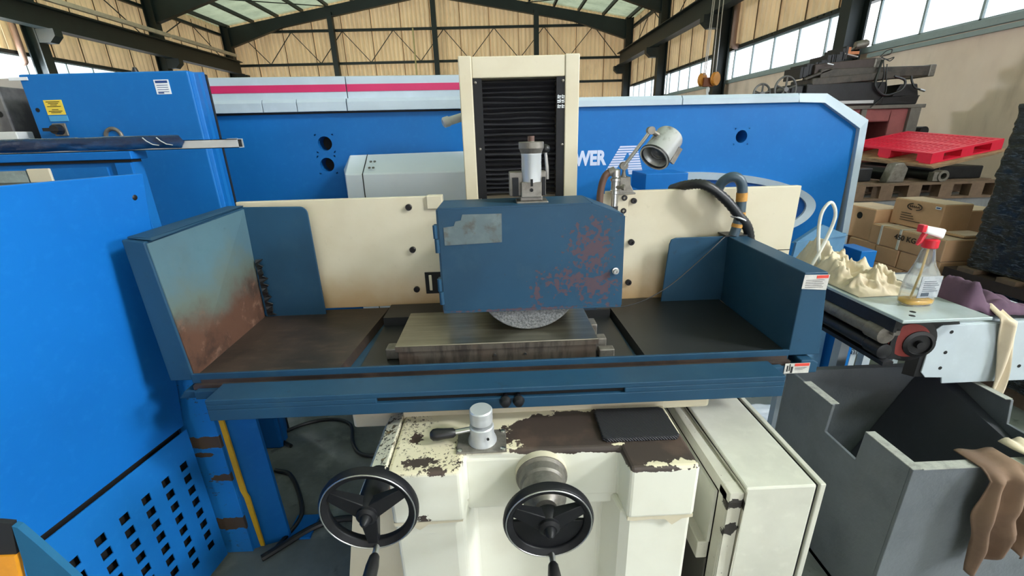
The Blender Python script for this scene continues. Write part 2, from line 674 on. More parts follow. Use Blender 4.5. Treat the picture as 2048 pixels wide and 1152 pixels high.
for c in COLS + BACKCOLS:
    for sd in (1, -1):
        xe = XR - 0.45 if sd > 0 else XL + 0.45
        d = abs(xe - XM)
        kx = xe - sd * 2.4
        b = MB()
        b.prism([(XM, RIDGE - 0.1), (xe, roofz(xe) - 0.1), (xe, roofz(xe) - 0.85), (kx, roofz(kx) - 0.5), (XM, RIDGE - 0.5)], 'y', c - 0.012, c + 0.012)
        b.hexa([(XM, c - 0.1, RIDGE - 0.54), (kx, c - 0.1, roofz(kx) - 0.54), (kx, c + 0.1, roofz(kx) - 0.54), (XM, c + 0.1, RIDGE - 0.54)],
               [(XM, c - 0.1, RIDGE - 0.5), (kx, c - 0.1, roofz(kx) - 0.5), (kx, c + 0.1, roofz(kx) - 0.5), (XM, c + 0.1, RIDGE - 0.5)])
        b.hexa([(kx, c - 0.1, roofz(kx) - 0.54), (xe, c - 0.1, roofz(xe) - 0.89), (xe, c + 0.1, roofz(xe) - 0.89), (kx, c + 0.1, roofz(kx) - 0.54)],
               [(kx, c - 0.1, roofz(kx) - 0.5), (xe, c - 0.1, roofz(xe) - 0.85), (xe, c + 0.1, roofz(xe) - 0.85), (kx, c + 0.1, roofz(kx) - 0.5)])
        b.build('rafter', M_STEEL, ce)
MB().cyl((-10.8, 18.2, 6.6), (-7.0, 22.3, 7.2), 0.02, 6).build('brace_rod', M_STEEL, ce)
MB().cyl((5.4, 18.2, 6.5), (1.5, 22.3, 7.2), 0.02, 6).build('brace_rod', M_STEEL, ce)


# ------------------------------------------------------------------ shared machine materials
M_BLACK = simple('black_plastic', (22, 22, 25), 0.45)
M_BLACKM = simple('black_painted_iron', (19, 20, 24), 0.48, 0.0, 0.0, 0.35, 20, (42, 41, 42))
M_BLACKM.node_tree.nodes['Principled BSDF'].inputs['Specular IOR Level'].default_value = 0.25
M_CHROME = simple('bright_metal', (205, 205, 205), 0.28, 1.0, var=0.3)
M_GREYM = simple('grey_cast_metal', (128, 124, 117), 0.45, 0.5, var=0.6, scale=30, dark=(70, 60, 54))
M_ALU = simple('satin_aluminium', (206, 209, 212), 0.38, 0.45, var=0.2)
M_DARKHOLE = simple('dark_interior', (10, 11, 13), 0.8)
M_TAPE = simple('orange_tape', (196, 142, 66), 0.6, var=0.6, scale=60)
M_WHITE = simple('white_print', (226, 230, 236), 0.5, var=0.1)
M_RED = simple('red_print', (214, 70, 58), 0.5, var=0.2)
M_INK = simple('black_print', (24, 24, 28), 0.6)
M_STICK = simple('soiled_white_sticker', (200, 198, 194), 0.55, var=0.5, scale=40)
M_STEELBOLT = simple('blackened_bolt', (30, 30, 34), 0.35, 0.5, var=0.4, scale=60, dark=(70, 60, 55))


def teal(name, rust=(), grime=0.4, low=None):
    m = Mat(name, (34, 71, 98) if not low else (82, 112, 124), 0.45, spec=0.28)
    m.mottle((30, 54, 74) if not low else (70, 92, 104), 2.2, 0.6, 0.35, 0.75)
    m.mottle((56, 86, 102), 11.0, 0.25, 0.5, 0.75)
    m.mottle((40, 50, 58), 26.0, grime, 0.62, 0.75)
    if low:      # cutting fluid has rusted the plate up to an uneven height
        z0, z1 = low
        h = m.math('ADD', m.axis(2), m.math('MULTIPLY', m.math('SUBTRACT', m.noise(5, 5, 0.6), 0.5), 0.34))
        m.over(m.ramp(h, z1 + 0.14, z1 - 0.02), (92, 104, 98), 0.5)
        m.over(m.ramp(h, z1 + 0.02, z0), (88, 62, 50), 0.6)
        m.over(m.math('MULTIPLY', m.ramp(h, z1 + 0.02, z0), m.ramp(m.noise(9, 6, 0.65), 0.45, 0.7)), (54, 41, 37), 0.55)
        m.over(m.math('MULTIPLY', m.ramp(h, z1, z0), m.ramp(m.noise(17, 6, 0.65), 0.55, 0.72)), (124, 96, 80), 0.7)
    if rust:
        m.over(m.blobs(rust, 58, 2.1, 0.04, 6, 0.5), (80, 66, 76), 0.65)
    m.nbump(60, 0.06)
    return m.m


M_TEAL = teal('slate_blue_paint')
M_TEALR = teal('slate_blue_paint_rusted', low=(1.1, 1.27))
M_TEALG = teal('slate_blue_paint_flaked', [((0.31, 1.42, 1.37), (0.11, 0.14, 0.13)), ((0.335, 1.42, 1.25), (0.10, 0.14, 0.09)), ((0.12, 1.42, 1.23), (0.03, 0.1, 0.06)),
                                            ((0.24, 1.42, 1.27), (0.13, 0.12, 0.06)), ((0.1, 1.42, 1.168), (0.4, 0.1, 0.006))])
m_ = Mat('rusty_tray_floor', (62, 50, 44), 0.5)
m_.mottle((36, 31, 30), 4.0, 0.9, 0.35, 0.7)
m_.mottle((88, 68, 56), 11.0, 0.5, 0.5, 0.75, (1, 3, 1))
m_.nbump(30, 0.2)
M_TRAY = m_.m
M_TRAYD = simple('oily_dark_plate', (34, 36, 38), 0.4, 0.0, 0.0, 0.6, 6)


def cream(name, stain=True):
    m = Mat(name, (208, 200, 178), 0.42)
    m.mottle((192, 180, 152), 3.0, 0.6, 0.35, 0.75)
    m.mottle((160, 150, 128), 30.0, 0.25, 0.62, 0.8)
    if stain:
        v = m.math('ADD', m.axis(2), m.math('MULTIPLY', m.math('SUBTRACT', m.noise(7, 5), 0.5), 0.16))
        m.over(m.ramp(v, 1.24, 1.0, 0, 0.8), (176, 136, 84), 0.5)
    m.nbump(90, 0.04)
    return m.m


M_CREAM = cream('cream_enamel', False)
M_CREAMS = cream('cream_enamel_rust_stained')

m_ = Mat('worn_white_enamel', (226, 226, 214), 0.4)
m_.mottle((204, 200, 184), 3.0, 0.5, 0.4, 0.8)
topm = m_.ramp(m_.axis(2), 0.865, 0.878)
m_.over(m_.math('MULTIPLY', topm, 0.55), (214, 196, 150))
spk = m_.math('MULTIPLY', m_.ramp(m_.noise(95, 6, 0.7), 0.54, 0.58), m_.math('MULTIPLY', topm, m_.ramp(m_.axis(0), -0.02, -0.12)))
spk = m_.math('MULTIPLY', spk, m_.ramp(m_.noise(7, 3), 0.45, 0.55))
m_.over(spk, (70, 60, 52), 0.6)
big = m_.blobs([((0.2, 1.11, 0.88), (0.21, 0.105, 0.024)), ((0.13, 1.01, 0.88), (0.17, 0.05, 0.02)), ((0.43, 1.02, 0.88), (0.14, 0.12, 0.02)), ((0.33, 1.06, 0.88), (0.2, 0.09, 0.02)),
                ((0.44, 1.16, 0.88), (0.08, 0.05, 0.02))], 30, 0.5, 0.03, 7)
big = m_.math('MAXIMUM', big, m_.blobs([((-0.25, 1.005, 0.88), (0.055, 0.022, 0.03)), ((-0.2, 0.968, 0.88), (0.035, 0.018, 0.014)), ((-0.275, 1.11, 0.88), (0.02, 0.03, 0.02)),
                ((-0.09, 1.0, 0.88), (0.06, 0.012, 0.02)), ((-0.25, 0.96, 0.712), (0.02, 0.03, 0.02))], 75, 1.5, 0.04, 5, 0.1))
keep = m_.blobs([((0.49, 0.955, 0.88), (0.045, 0.018, 0.03)), ((0.41, 0.958, 0.88), (0.03, 0.01, 0.03)), ((0.33, 1.045, 0.88), (0.018, 0.006, 0.02))], 75, 1.4, 0.04, 5, 0.1)
big = m_.math('SUBTRACT', big, keep, True)
m_.over(big, (62, 52, 48), 0.5)
m_.over(m_.math('MULTIPLY', big, m_.ramp(m_.noise(9, 5), 0.5, 0.7)), (84, 68, 60), 0.45)
m_.bump(m_.math('SUBTRACT', 1.0, big), 0.5, 0.002)
M_BASE = m_.m
m_ = Mat('heavily_chipped_white_enamel', (222, 216, 196), 0.45)
m_.over(m_.ramp(m_.noise(60, 6, 0.7), 0.535, 0.555), (36, 34, 32), 0.5)
m_.over(m_.ramp(m_.noise(60, 4, 0.6), 0.6, 0.68, 0, 0.6), (190, 160, 110), 0.5)
M_CHIP = m_.m
m_ = Mat('ground_steel', (150, 146, 130), 0.3, 0.9)
m_.mottle((110, 104, 92), 3, 0.6, 0.3, 0.7)
m_.mottle((176, 170, 150), 60, 0.5, 0.4, 0.7, (0.04, 1, 1))
m_.nbump(160, 0.12, 0.002, (0.03, 1, 1))
M_CHUCK = m_.m
m_ = Mat('stained_chuck_side', (92, 85, 76), 0.5, 0.4)
m_.mottle((56, 50, 46), 40, 0.9, 0.4, 0.65, (1, 0.2, 0.2))
m_.mottle((80, 62, 50), 9, 0.5, 0.45, 0.7)
M_CHUCKS = m_.m
m_ = Mat('grinding_stone', (122, 124, 126), 0.9)
m_.mottle((74, 76, 78), 150, 0.7, 0.45, 0.6)
m_.mottle((170, 172, 172), 170, 0.45, 0.58, 0.66)
m_.nbump(140, 1.0, 0.006)
M_STONE = m_.m
m_ = Mat('black_bellows_cloth', (54, 54, 58), 0.36)
m_.mottle((66, 65, 66), 9, 0.4, 0.5, 0.8, (1, 1, 4))
M_BELLOWS = m_.m
m_ = Mat('ribbed_rubber', (20, 20, 24), 0.6)
wv = m_.node('ShaderNodeTexWave', wave_type='BANDS', bands_direction='DIAGONAL')
wv.inputs['Scale'].default_value = 75
m_.link(m_.tc.outputs['Object'], wv.inputs['Vector'])
m_.over(m_.ramp(wv.outputs[1], 0.45, 0.75), (56, 56, 64))
m_.bump(wv.outputs[1], 0.8, 0.003)
M_RUBBER = m_.m
M_BROWNH = simple('brown_rubber_hose', (92, 66, 56), 0.5)
M_HOSE = simple('blue_grey_hose', (64, 82, 96), 0.38)
M_BLKHOSE = simple('black_hose', (34, 36, 40), 0.4)

# ------------------------------------------------------------------ surface grinder
G = thing('surface_grinder', 'surface grinder with slate blue table and cream column, worn paint, in the foreground', 'machine', (0.1, 1.45, 0))
base = MB()
base.prism([(-0.335, 0.962), (-0.13, 0.962), (-0.125, 1.04), (0.33, 1.032), (0.335, 0.942), (0.53, 0.942), (0.53, 1.24), (-0.335, 1.24)], 'z', 0.70, 0.88)
base.prism([(-0.335, 0.975), (-0.16, 0.975), (-0.13, 0.99), (-0.115, 1.10), (0.30, 1.10), (0.325, 0.975), (0.35, 0.958), (0.53, 0.958), (0.53, 1.9), (-0.335, 1.9)], 'z', 0.0, 0.705)
base.box(-0.13, 0.335, 1.036, 1.2, 0.665, 0.86)
bo = base.build('base', M_BASE, G, 0.012, 3)
MB().hexa([(-0.41, 0.945, 0.83), (-0.338, 0.945, 0.83), (-0.338, 1.24, 0.83), (-0.41, 1.24, 0.83)],
          [(-0.385, 0.95, 0.872), (-0.338, 0.95, 0.888), (-0.338, 1.24, 0.888), (-0.385, 1.24, 0.872)]).build('chipped_rim', M_CHIP, bo, 0.004)
MB().prism([(0.338, 0.705), (0.528, 0.705), (0.528, 0.694), (0.497, 0.69), (0.47, 0.668), (0.447, 0.69), (0.40, 0.693), (0.36, 0.689), (0.338, 0.692)], 'y', 0.9455, 0.957).build('paint_flake', M_CREAM, bo)
MB().prism([(-0.333, 0.703), (-0.135, 0.703), (-0.135, 0.697), (-0.2, 0.694), (-0.235, 0.692), (-0.262, 0.672), (-0.285, 0.69), (-0.333, 0.69)], 'y', 0.966, 0.974).build('paint_flake', M_CREAM, bo)
MB().box(-0.338, 0.53, 1.222, 1.262, 0.86, 0.903).build('ledge', M_CREAM, bo, 0.004)
MB().prism([(-0.62, 0), (-0.335, 0), (-0.335, 0.64), (-0.50, 0.64)], 'y', 1.1, 1.115).build('side_plate', M_CREAM, bo)
MB().box(-0.53, -0.3, 1.28, 1.8, 0.80, 0.86).build('saddle_wing', M_CREAM, G, 0.012)
MB().box(0.45, 0.70, 1.25, 1.8, 0.845, 0.90).build('saddle_wing', M_CREAM, G, 0.012)
MB().box(-0.5, 0.66, 1.3, 1.78, 0.86, 0.965).build('table_slide', M_TRAYD, G)

# control valve on the base
cp = MB().box(-0.148, -0.002, 1.03, 1.13, 0.8805, 0.886).build('valve_plate', M_GREYM, G, 0.002)
sc = MB().lathe([(0.0075, 0), (0.0075, 0.003), (0.004, 0.005)], (0, 0, 0), n=10).mesh('screw')
for x, y in ((-0.138, 1.04), (-0.012, 1.04), (-0.138, 1.12), (-0.012, 1.12)):
    inst(sc, 'screw', M_CHROME, cp, (x, y, 0.886))
kn = MB().lathe([(0.043, 0), (0.043, 0.004), (0.036, 0.022), (0.036, 0.052), (0.033, 0.055), (0.012, 0.055), (0.012, 0.066)], (-0.073, 1.083, 0.886), n=32).build('valve_body', M_ALU, G)
MB().lathe([(0.030, 0), (0.033, 0.003), (0.034, 0.02), (0.033, 0.024), (0.034, 0.028), (0.034, 0.042), (0.031, 0.046), (0, 0.046)], (-0.073, 1.083, 0.95), n=32).build('dial_knob', M_ALU, kn)
MB().cyl((-0.108, 1.083, 0.925), (-0.16, 1.08, 0.918), 0.0085, 12).build('lever', M_CHROME, kn)
MB().lathe([(0.008, 0), (0.014, 0.008), (0.016, 0.035), (0.0185, 0.055), (0.017, 0.068), (0.01, 0.076), (0, 0.078)], (-0.15, 1.08, 0.919), (-1, -0.03, -0.06), 20).build('lever_grip', M_BLACK, kn)
MB().cyl((-0.055, 1.046, 0.918), (-0.054, 1.042, 0.918), 0.004, 8).build('set_screw', M_DARKHOLE, kn)


def handwheel(c, R, label, spokes, web, hub0):
    """rim, spokes and hub in the plane facing the operator, crank handle at the bottom"""
    c = Vector(c)
    b = MB()
    prof = [(R - 0.026, 0.004), (R - 0.012, 0.012), (R - 0.004, 0.010), (R, 0.0), (R - 0.002, -0.014), (R - 0.02, -0.018), (R - 0.026, -0.006), (R - 0.026, 0.004)]
    b.lathe(prof, c, (0, -1, 0), 56, False)
    for a in spokes:
        a = math.radians(a)
        d = Vector((math.cos(a), 0, math.sin(a)))
        s = Vector((-d.z, 0, d.x))
        p, q = c + d * 0.02, c + d * (R - 0.02)
        y0, y1 = Vector((0, -0.008, 0)), Vector((0, 0.008, 0))
        b.hexa([p - s * 0.022 + y1 * 2, p + s * 0.022 + y1 * 2, q + s * 0.014 + y1, q - s * 0.014 + y1], [p - s * 0.022 + y0 * 2, p + s * 0.022 + y0 * 2, q + s * 0.014 + y0, q - s * 0.014 + y0])
    if web:
        pts = [(c.x + (R - 0.02) * math.cos(math.radians(t)), c.z + (R - 0.02) * math.sin(math.radians(t))) for t in range(int(web[0]), int(web[1]) + 1, 8)]
        b.prism(pts + [(c.x, c.z)], 'y', c.y + 0.002, c.y + 0.012)
    w = b.build('handwheel', M_BLACKM, G, 0.002)
    w['label'] = label
    MB().torus(c + Vector((0, -0.011, 0)), R - 0.008, 0.0022, (0, 1, 0), 56, 6).build('polished_edge', M_CHROME, w)
    MB().lathe([(0.034, hub0), (0.034, -0.005), (0.03, 0.012), (0.026, 0.016), (0.026, 0.024), (0.018, 0.03), (0.014, 0.03), (0.011, 0.044), (0.004, 0.052), (0, 0.052)], c, (0, -1, 0), 24).build('hub', M_BLACKM, w)
    hx = c.x + 0.008
    zb = c.z - R + 0.012
    MB().cyl((hx, c.y + 0.0, zb), (hx, c.y - 0.035, zb - 0.005), 0.0085, 12).build('crank_stud', M_CHROME, w)
    MB().lathe([(0.009, 0), (0.013, 0.006), (0.0165, 0.03), (0.017, 0.06), (0.014, 0.085), (0.008, 0.092), (0, 0.093)], (hx, c.y - 0.03, zb - 0.004), (0.0, -1, -0.12), 18).build('crank_handle', M_BLACK, w)
    return w


handwheel((-0.358, 0.87, 0.857), 0.127, 'chipped black three spoke handwheel', (270, 150, 30), None, -0.12)
MB().box(-0.39, -0.325, 0.962, 1.0, 0.80, 0.868).build('shaft_bracket', M_BROWNH, G, 0.006)
handwheel((0.098, 0.84, 0.822), 0.116, 'black handwheel in the base recess', (155, 25), (180, 360), -0.02)
MB().lathe([(0.075, 0), (0.075, 0.03), (0.068, 0.036), (0.066, 0.06), (0.06, 0.066), (0.06, 0.11), (0.045, 0.12), (0.03, 0.14)], (0.098, 1.04, 0.80), (0, -1, 0.0), 36).build('feed_collar', M_GREYM, G)
MB().lathe([(0.0765, 0), (0.0765, 0.022)], (0.098, 1.036, 0.80), (0, -1, 0), 36).build('collar_ring', M_CREAM, G)

# slide rail in front of the table, with its slot and the two reversing dogs
rb = MB()
rb.box(-0.905, 0.875, 1.152, 1.25, 1.0005, 1.018).box(-0.905, 0.875, 1.152, 1.25, 0.945, 0.9835)
rb.box(-0.905, -0.394, 1.152, 1.25, 0.983, 1.001).box(0.371, 0.875, 1.152, 1.25, 0.983, 1.001)
rail = rb.build('slide_rail', M_TEAL, G, 0.0025)
MB().box(-0.4, 0.38, 1.165, 1.24, 0.983, 1.001).build('slot', M_DARKHOLE, rail)
dg = MB().cyl((0, 0.03, 0), (0, -0.014, 0), 0.007, 10).lathe([(0, -0.019), (0.013, -0.014), (0.0185, 0), (0.013, 0.014), (0, 0.019)], (0, -0.024, 0), (0, -1, 0), 18).mesh('reversing_dog')
for x in (0.0, 0.04):
    inst(dg, 'reversing_dog', M_BLACKM, rail, (x, 1.152, 0.986))

# table, tray and guards
tb = MB()
tb.hexa([(-1.075, 1.268, 0.955), (1.045, 1.268, 0.955), (1.045, 1.8, 0.955), (-1.06, 1.8, 0.955)], [(-1.05, 1.268, 0.984), (1.02, 1.268, 0.984), (1.02, 1.8, 0.984), (-1.05, 1.8, 0.984)])
tb.prism([(1.0, 0.957), (1.06, 0.957), (1.06, 0.995), (1.04, 1.006), (1.0, 1.006)], 'y', 1.262, 1.5)
table = tb.build('table', M_TEAL, G, 0.004)
for a, b in ((-1.0, -0.56), (-0.558, 0.30), (0.302, 0.93)):
    MB().box(a, b, 1.243, 1.266, 0.966, 0.994).build('table_strip', M_TEAL, table, 0.002)
for x in (-0.43, -0.05, 0.28, 0.62):
    MB().lathe([(0.006, 0), (0.006, 0.008), (0.003, 0.011)], (x, 1.243, 0.984), (0, -1, 0), 8).build('screw', M_STEELBOLT, table)
lab = MB().sheet([(0.945, 1.2605, 0.96), (1.03, 1.2605, 0.96), (1.03, 1.2605, 0.998), (0.945, 1.2605, 0.998)], (0, -1, 0), 0.001).build('warning_sticker', M_STICK, table)
MB().box(0.978, 1.027, 1.2585, 1.2595, 0.987, 0.997).build('sticker_header', M_RED, lab)
for i, z in enumerate((0.981, 0.977, 0.973)):
    MB().box(0.98, 1.02 - 0.006 * i, 1.2586, 1.2594, z, z + 0.0008).build('sticker_line', M_INK, lab)
MB().box(0.952, 0.956, 1.2585, 1.2595, 0.968, 0.99).box(0.96, 0.963, 1.2585, 1.2595, 0.97, 0.996).box(0.966, 0.973, 1.2585, 1.2595, 0.962, 0.986).build('sticker_mark', M_INK, lab)

tr = MB()
MB().box(-1.02, 0.97, 1.2715, 1.287, 0.985, 1.0).build('gutter', M_TRAY, table)
tr.box(-1.03, 0.97, 1.287, 1.296, 1.0, 1.034).box(-1.04, 0.975, 1.296, 1.86, 0.985, 0.992)
tray = tr.build('tray', M_TEAL, G, 0.002)
MB().box(-1.0, 0.965, 1.2858, 1.287, 0.998, 1.013).build('worn_edge', M_TRAY, tray)
MB().hexa([(-1.035, 1.297, 0.993), (-0.545, 1.297, 0.993), (-0.50, 1.85, 0.993), (-1.05, 1.85, 0.993)], [(-1.035, 1.297, 1.022), (-0.555, 1.297, 1.022), (-0.51, 1.85, 1.022), (-1.05, 1.85, 1.022)]).build('tray_plate', M_TRAY, tray)
MB().hexa([(0.475, 1.297, 0.993), (0.968, 1.297, 0.993), (0.98, 1.85, 0.993), (0.46, 1.85, 0.993)], [(0.485, 1.297, 1.022), (0.968, 1.297, 1.022), (0.98, 1.85, 1.022), (0.47, 1.85, 1.022)]).build('tray_plate', M_TRAYD, tray)
MB().box(-0.5, 0.46, 1.297, 1.85, 0.992, 0.998).build('tray_channel', M_TRAYD, tray)
MB().box(-0.5, 0.46, 1.70, 1.85, 0.998, 1.035).build('way_cover', M_TRAYD, tray)

gl = MB()
gl.hexa([(-1.10, 1.288, 1.012), (-1.022, 1.288, 1.012), (-1.045, 1.81, 1.012), (-1.10, 1.81, 1.012)], [(-1.108, 1.288, 1.487), (-1.045, 1.288, 1.478), (-1.03, 1.81, 1.498), (-1.10, 1.81, 1.5)])
pts = [(-1.04, 1.015), (-0.776, 1.015), (-0.776, 1.465)]
pts += [(-0.806 + 0.03 * math.cos(a * math.pi / 12), 1.465 + 0.03 * math.sin(a * math.pi / 12)) for a in range(1, 7)] + [(-1.04, 1.5)]
gl.prism(pts, 'y', 1.8, 1.807)
guard = gl.build('splash_guard', M_TEAL, G, 0.004)
MB().hexa([(-1.0225, 1.293, 1.022), (-1.0195, 1.293, 1.022), (-1.0405, 1.798, 1.022), (-1.0435, 1.798, 1.022)], [(-1.0435, 1.293, 1.472), (-1.0405, 1.293, 1.472), (-1.0255, 1.798, 1.492), (-1.0285, 1.798, 1.492)]).build('rusted_lining', M_TEALR, guard)
guard['label'] = 'rusted left splash guard'
jag = []
random.seed(3)
for i in range(19):
    z = 1.03 + i * 0.014
    jag.append((-0.985 - 0.012 * (i % 2) - i * 0.0006 + random.uniform(-0.004, 0.004), 1.796 - 0.012 * (i % 3), z))
left = [(-1.02 - random.uniform(0, 0.004), 1.788, 1.03 + i * 0.014) for i in range(19)]
b = MB()
for i in range(18):
    b.add([left[i], jag[i], jag[i + 1], left[i + 1]], [(0, 1, 2, 3)])
b.build('torn_edge', M_TRAYD, guard, solid=0.004)
MB().hexa([(-1.10, 1.30, 1.49), (-1.03, 1.30, 1.48), (-1.03, 1.8, 1.5), (-1.10, 1.8, 1.5)], [(-1.095, 1.30, 1.494), (-1.04, 1.31, 1.486), (-1.025, 1.8, 1.506), (-1.09, 1.8, 1.506)]).build('cap_strip', M_TEAL, guard)

gr = MB()
gr.hexa([(0.968, 1.288, 1.012), (1.078, 1.288, 1.012), (1.085, 1.83, 1.012), (0.992, 1.83, 1.012)], [(0.968, 1.288, 1.308), (1.045, 1.288, 1.308), (1.06, 1.83, 1.312), (0.98, 1.83, 1.312)])
pts = [(0.99, 1.015), (0.99, 1.312), (0.755, 1.312), (0.735, 1.305), (0.729, 1.285), (0.715, 1.015)]
gr.prism(pts, 'y', 1.8, 1.807)
guard = gr.build('splash_guard', M_TEAL, G, 0.006, 3)
guard['label'] = 'right splash guard'
lab = MB().sheet([(0.966, 1.2865, 1.255), (1.048, 1.2865, 1.248), (1.05, 1.2865, 1.30), (0.968, 1.2865, 1.302)], (0, -1, 0), 0.001).build('warning_sticker', M_STICK, guard)
MB().box(1.008, 1.046, 1.2845, 1.2855, 1.289, 1.299).build('sticker_header', M_RED, lab)
for i in range(5):
    MB().box(0.975, 1.035 - 0.005 * (i % 2), 1.2846, 1.2854, 1.283 - i * 0.006, 1.284 - i * 0.006).build('sticker_line', M_INK, lab)

# magnetic chuck: ground top plate on a stained body
ch = MB().box(-0.368, 0.328, 1.34, 1.632, 1.057, 1.08).build('magnetic_chuck', M_CHUCK, G, 0.002)
MB().box(-0.363, 0.322, 1.346, 1.626, 0.996, 1.057).build('chuck_body', M_CHUCKS, ch, 0.002)
MB().box(-0.368, 0.328, 1.3385, 1.34, 1.058, 1.076).build('chuck_front_edge', M_CHUCKS, ch)
for x in (-0.03, 0.075):
    MB().lathe([(0.005, 0), (0.005, 0.003)], (x, 1.346, 1.03), (0, -1, 0), 8).build('screw', M_CHROME, ch)
MB().box(0.33, 0.36, 1.5, 1.56, 0.998, 1.06).build('chuck_clamp', M_GREYM, ch, 0.004)
MB().box(0.33, 0.372, 1.40, 1.44, 0.998, 1.05).build('chuck_clamp', M_GREYM, ch, 0.004)
MB().box(0.335, 0.39, 1.352, 1.385, 0.998, 1.03).build('chuck_clamp', M_GREYM, ch, 0.004)
MB().box(-0.42, -0.37, 1.40, 1.45, 0.998, 1.04).build('chuck_clamp', M_GREYM, ch, 0.004)

# grinding wheel and its guard
MB().lathe([(0.02, -0.027), (0.178, -0.027), (0.181, -0.024), (0.181, 0.024), (0.178, 0.027), (0.02, 0.027)], (0.096, 1.456, 1.2645), (0, -1, 0), 96).build('grinding_wheel', M_STONE, G)
wg = MB()
out = [(-0.2, 1.165), (0.418, 1.168), (0.412, 1.484), (0.305, 1.526), (-0.197, 1.523)]
hole = [(0.096 - 0.2, 1.16), (0.096 + 0.2, 1.16)]
wg.prism(out, 'y', 1.418, 1.425)
for i in range(1, 5):
    a, c = out[i], out[(i + 1) % 5]
    n = Vector((c[1] - a[1], 0, a[0] - c[0])).normalized() * -0.006
    wg.hexa([(a[0], 1.42, a[1]), (c[0], 1.42, c[1]), (c[0], 1.60, c[1]), (a[0], 1.60, a[1])], [(a[0] + n.x * -1, 1.42, a[1] - n.z), (c[0] - n.x, 1.42, c[1] - n.z), (c[0] - n.x, 1.60, c[1] - n.z), (a[0] - n.x, 1.60, a[1] - n.z)])
wg.prism([(-0.2, 1.21), (0.418, 1.21), (0.412, 1.484), (0.305, 1.526), (-0.197, 1.523)], 'y', 1.594, 1.6)
wg.box(-0.203, 0.42, 1.415, 1.42, 1.163, 1.172)
guard = wg.build('wheel_guard', M_TEALG, G, 0.002)
m_ = Mat('bare_metal_plate_trace', (92, 106, 110), 0.45, 0.3)
m_.mottle((118, 130, 132), 14, 0.6, 0.45, 0.7)
m_.mottle((78, 72, 60), 20, 0.7, 0.5, 0.7)
npl = MB()
npl.prism([(-0.182, 1.406), (0.008, 1.411), (0.01, 1.506), (-0.118, 1.507), (-0.124, 1.488), (-0.142, 1.485), (-0.148, 1.47), (-0.182, 1.466)], 'y', 1.4165, 1.4175)
npl.build('nameplate_trace', m_.m, guard)
hm = MB().box(-0.012, 0.006, -0.003, 0.02, -0.046, 0.046).tube([(-0.004, -0.006, -0.046), (-0.004, -0.006, 0.0)], 0.008, 10).tube([(-0.008, -0.004, 0.002), (-0.008, -0.004, 0.046)], 0.007, 10).mesh('hinge')
for z in (1.428, 1.243):
    inst(hm, 'hinge', M_TEAL, guard, (-0.203, 1.424, z))
bt = MB().lathe([(0.012, 0), (0.012, 0.006), (0.0085, 0.007), (0.0085, 0.016), (0.004, 0.016), (0.004, 0.008), (0, 0.008)], (0, 0, 0), (0, -1, 0), 14).mesh('latch_bolt')
inst(bt, 'latch_bolt', M_CHROME, guard, (0.394, 1.418, 1.297))
inst(bt, 'latch_bolt', M_CHROME, guard, (0.414, 1.47, 1.297), Matrix.Rotation(math.radians(90), 3, 'Z'))

# wheel dresser standing on the guard
dr = MB().box(0.062, 0.168, 1.46, 1.545, 1.526, 1.536).box(0.075, 0.15, 1.47, 1.535, 1.536, 1.552).box(0.04, 0.163, 1.49, 1.545, 1.55, 1.63).box(0.078, 0.146, 1.462, 1.5, 1.548, 1.598).build('wheel_dresser', M_GREYM, G, 0.003)
MB().box(0.05, 0.07, 1.475, 1.5, 1.552, 1.612).build('dresser_slide', M_BLACKM, dr)
MB().box(0.15, 0.16, 1.478, 1.5, 1.552, 1.612).build('dresser_slide', M_BLACKM, dr)
MB().lathe([(0.033, 0), (0.033, 0.11), (0.034, 0.112), (0.034, 0.116)], (0.115, 1.495, 1.572), n=28).build('feed_barrel', M_ALU, dr)
MB().lathe([(0.032, 0), (0.04, 0.018), (0.0415, 0.02), (0.0415, 0.038), (0.04, 0.04), (0.012, 0.04), (0.012, 0.042)], (0.115, 1.495, 1.684), n=32).build('graduated_cap', M_GREYM, dr)
MB().cyl((0.115, 1.495, 1.72), (0.115, 1.495, 1.742), 0.011, 12).build('feed_spindle', M_BROWNH, dr)
MB().box(0.109, 0.117, 1.4605, 1.463, 1.585, 1.608).build('slot', M_DARKHOLE, dr)
MB().lathe([(0.006, 0), (0.006, 0.004)], (0.112, 1.463, 1.573), (0, -1, 0), 10).build('set_screw', M_DARKHOLE, dr)
MB().tube([(0.172, 1.53, 1.60), (0.171, 1.53, 1.64), (0.166, 1.53, 1.69)], [0.006, 0.007, 0.005], 10).build('lever', M_CHROME, dr)
MB().lathe([(0, -0.015), (0.012, -0.01), (0.015, 0), (0.012, 0.01), (0, 0.015)], (0.166, 1.53, 1.70), n=16).build('lever_knob', M_BLACK, dr)

# spindle head and column with its bellows
MB().box(-0.06, 0.28, 1.6, 2.02, 1.16, 1.472).build('spindle_head', M_CREAM, G, 0.006)
cb = MB()
cb.box(-0.144, -0.089, 2.0, 2.5, 0.9, 2.056).box(0.30, 0.36, 2.0, 2.5, 0.9, 2.056).box(-0.089, 0.30, 2.004, 2.5, 1.972, 2.053).box(-0.089, 0.30, 2.1, 2.5, 0.9, 1.98)
colm = cb.build('machine_column', M_CREAM, G, 0.004)
MB().box(-0.088, -0.05, 2.006, 2.02, 1.42, 1.971).build('bellows_frame', M_BLACKM, colm)
MB().box(0.264, 0.299, 2.006, 2.02, 1.42, 1.971).build('bellows_frame', M_BLACKM, colm)
bl = MB()
vs, fs = [], []
nf = 23
random.seed(5)
rows = []
for i in range(nf * 2 + 1):
    z = 1.482 + (1.969 - 1.482) * i / (nf * 2)
    bulge = 0.02 if (i // 2) in (7, 8, 12) else 0
    rows.append((z + random.uniform(-0.0018, 0.0018), 2.06 - (0.03 if i % 2 else 0) - bulge * (1 if i % 2 else 0.5)))
NX = 12
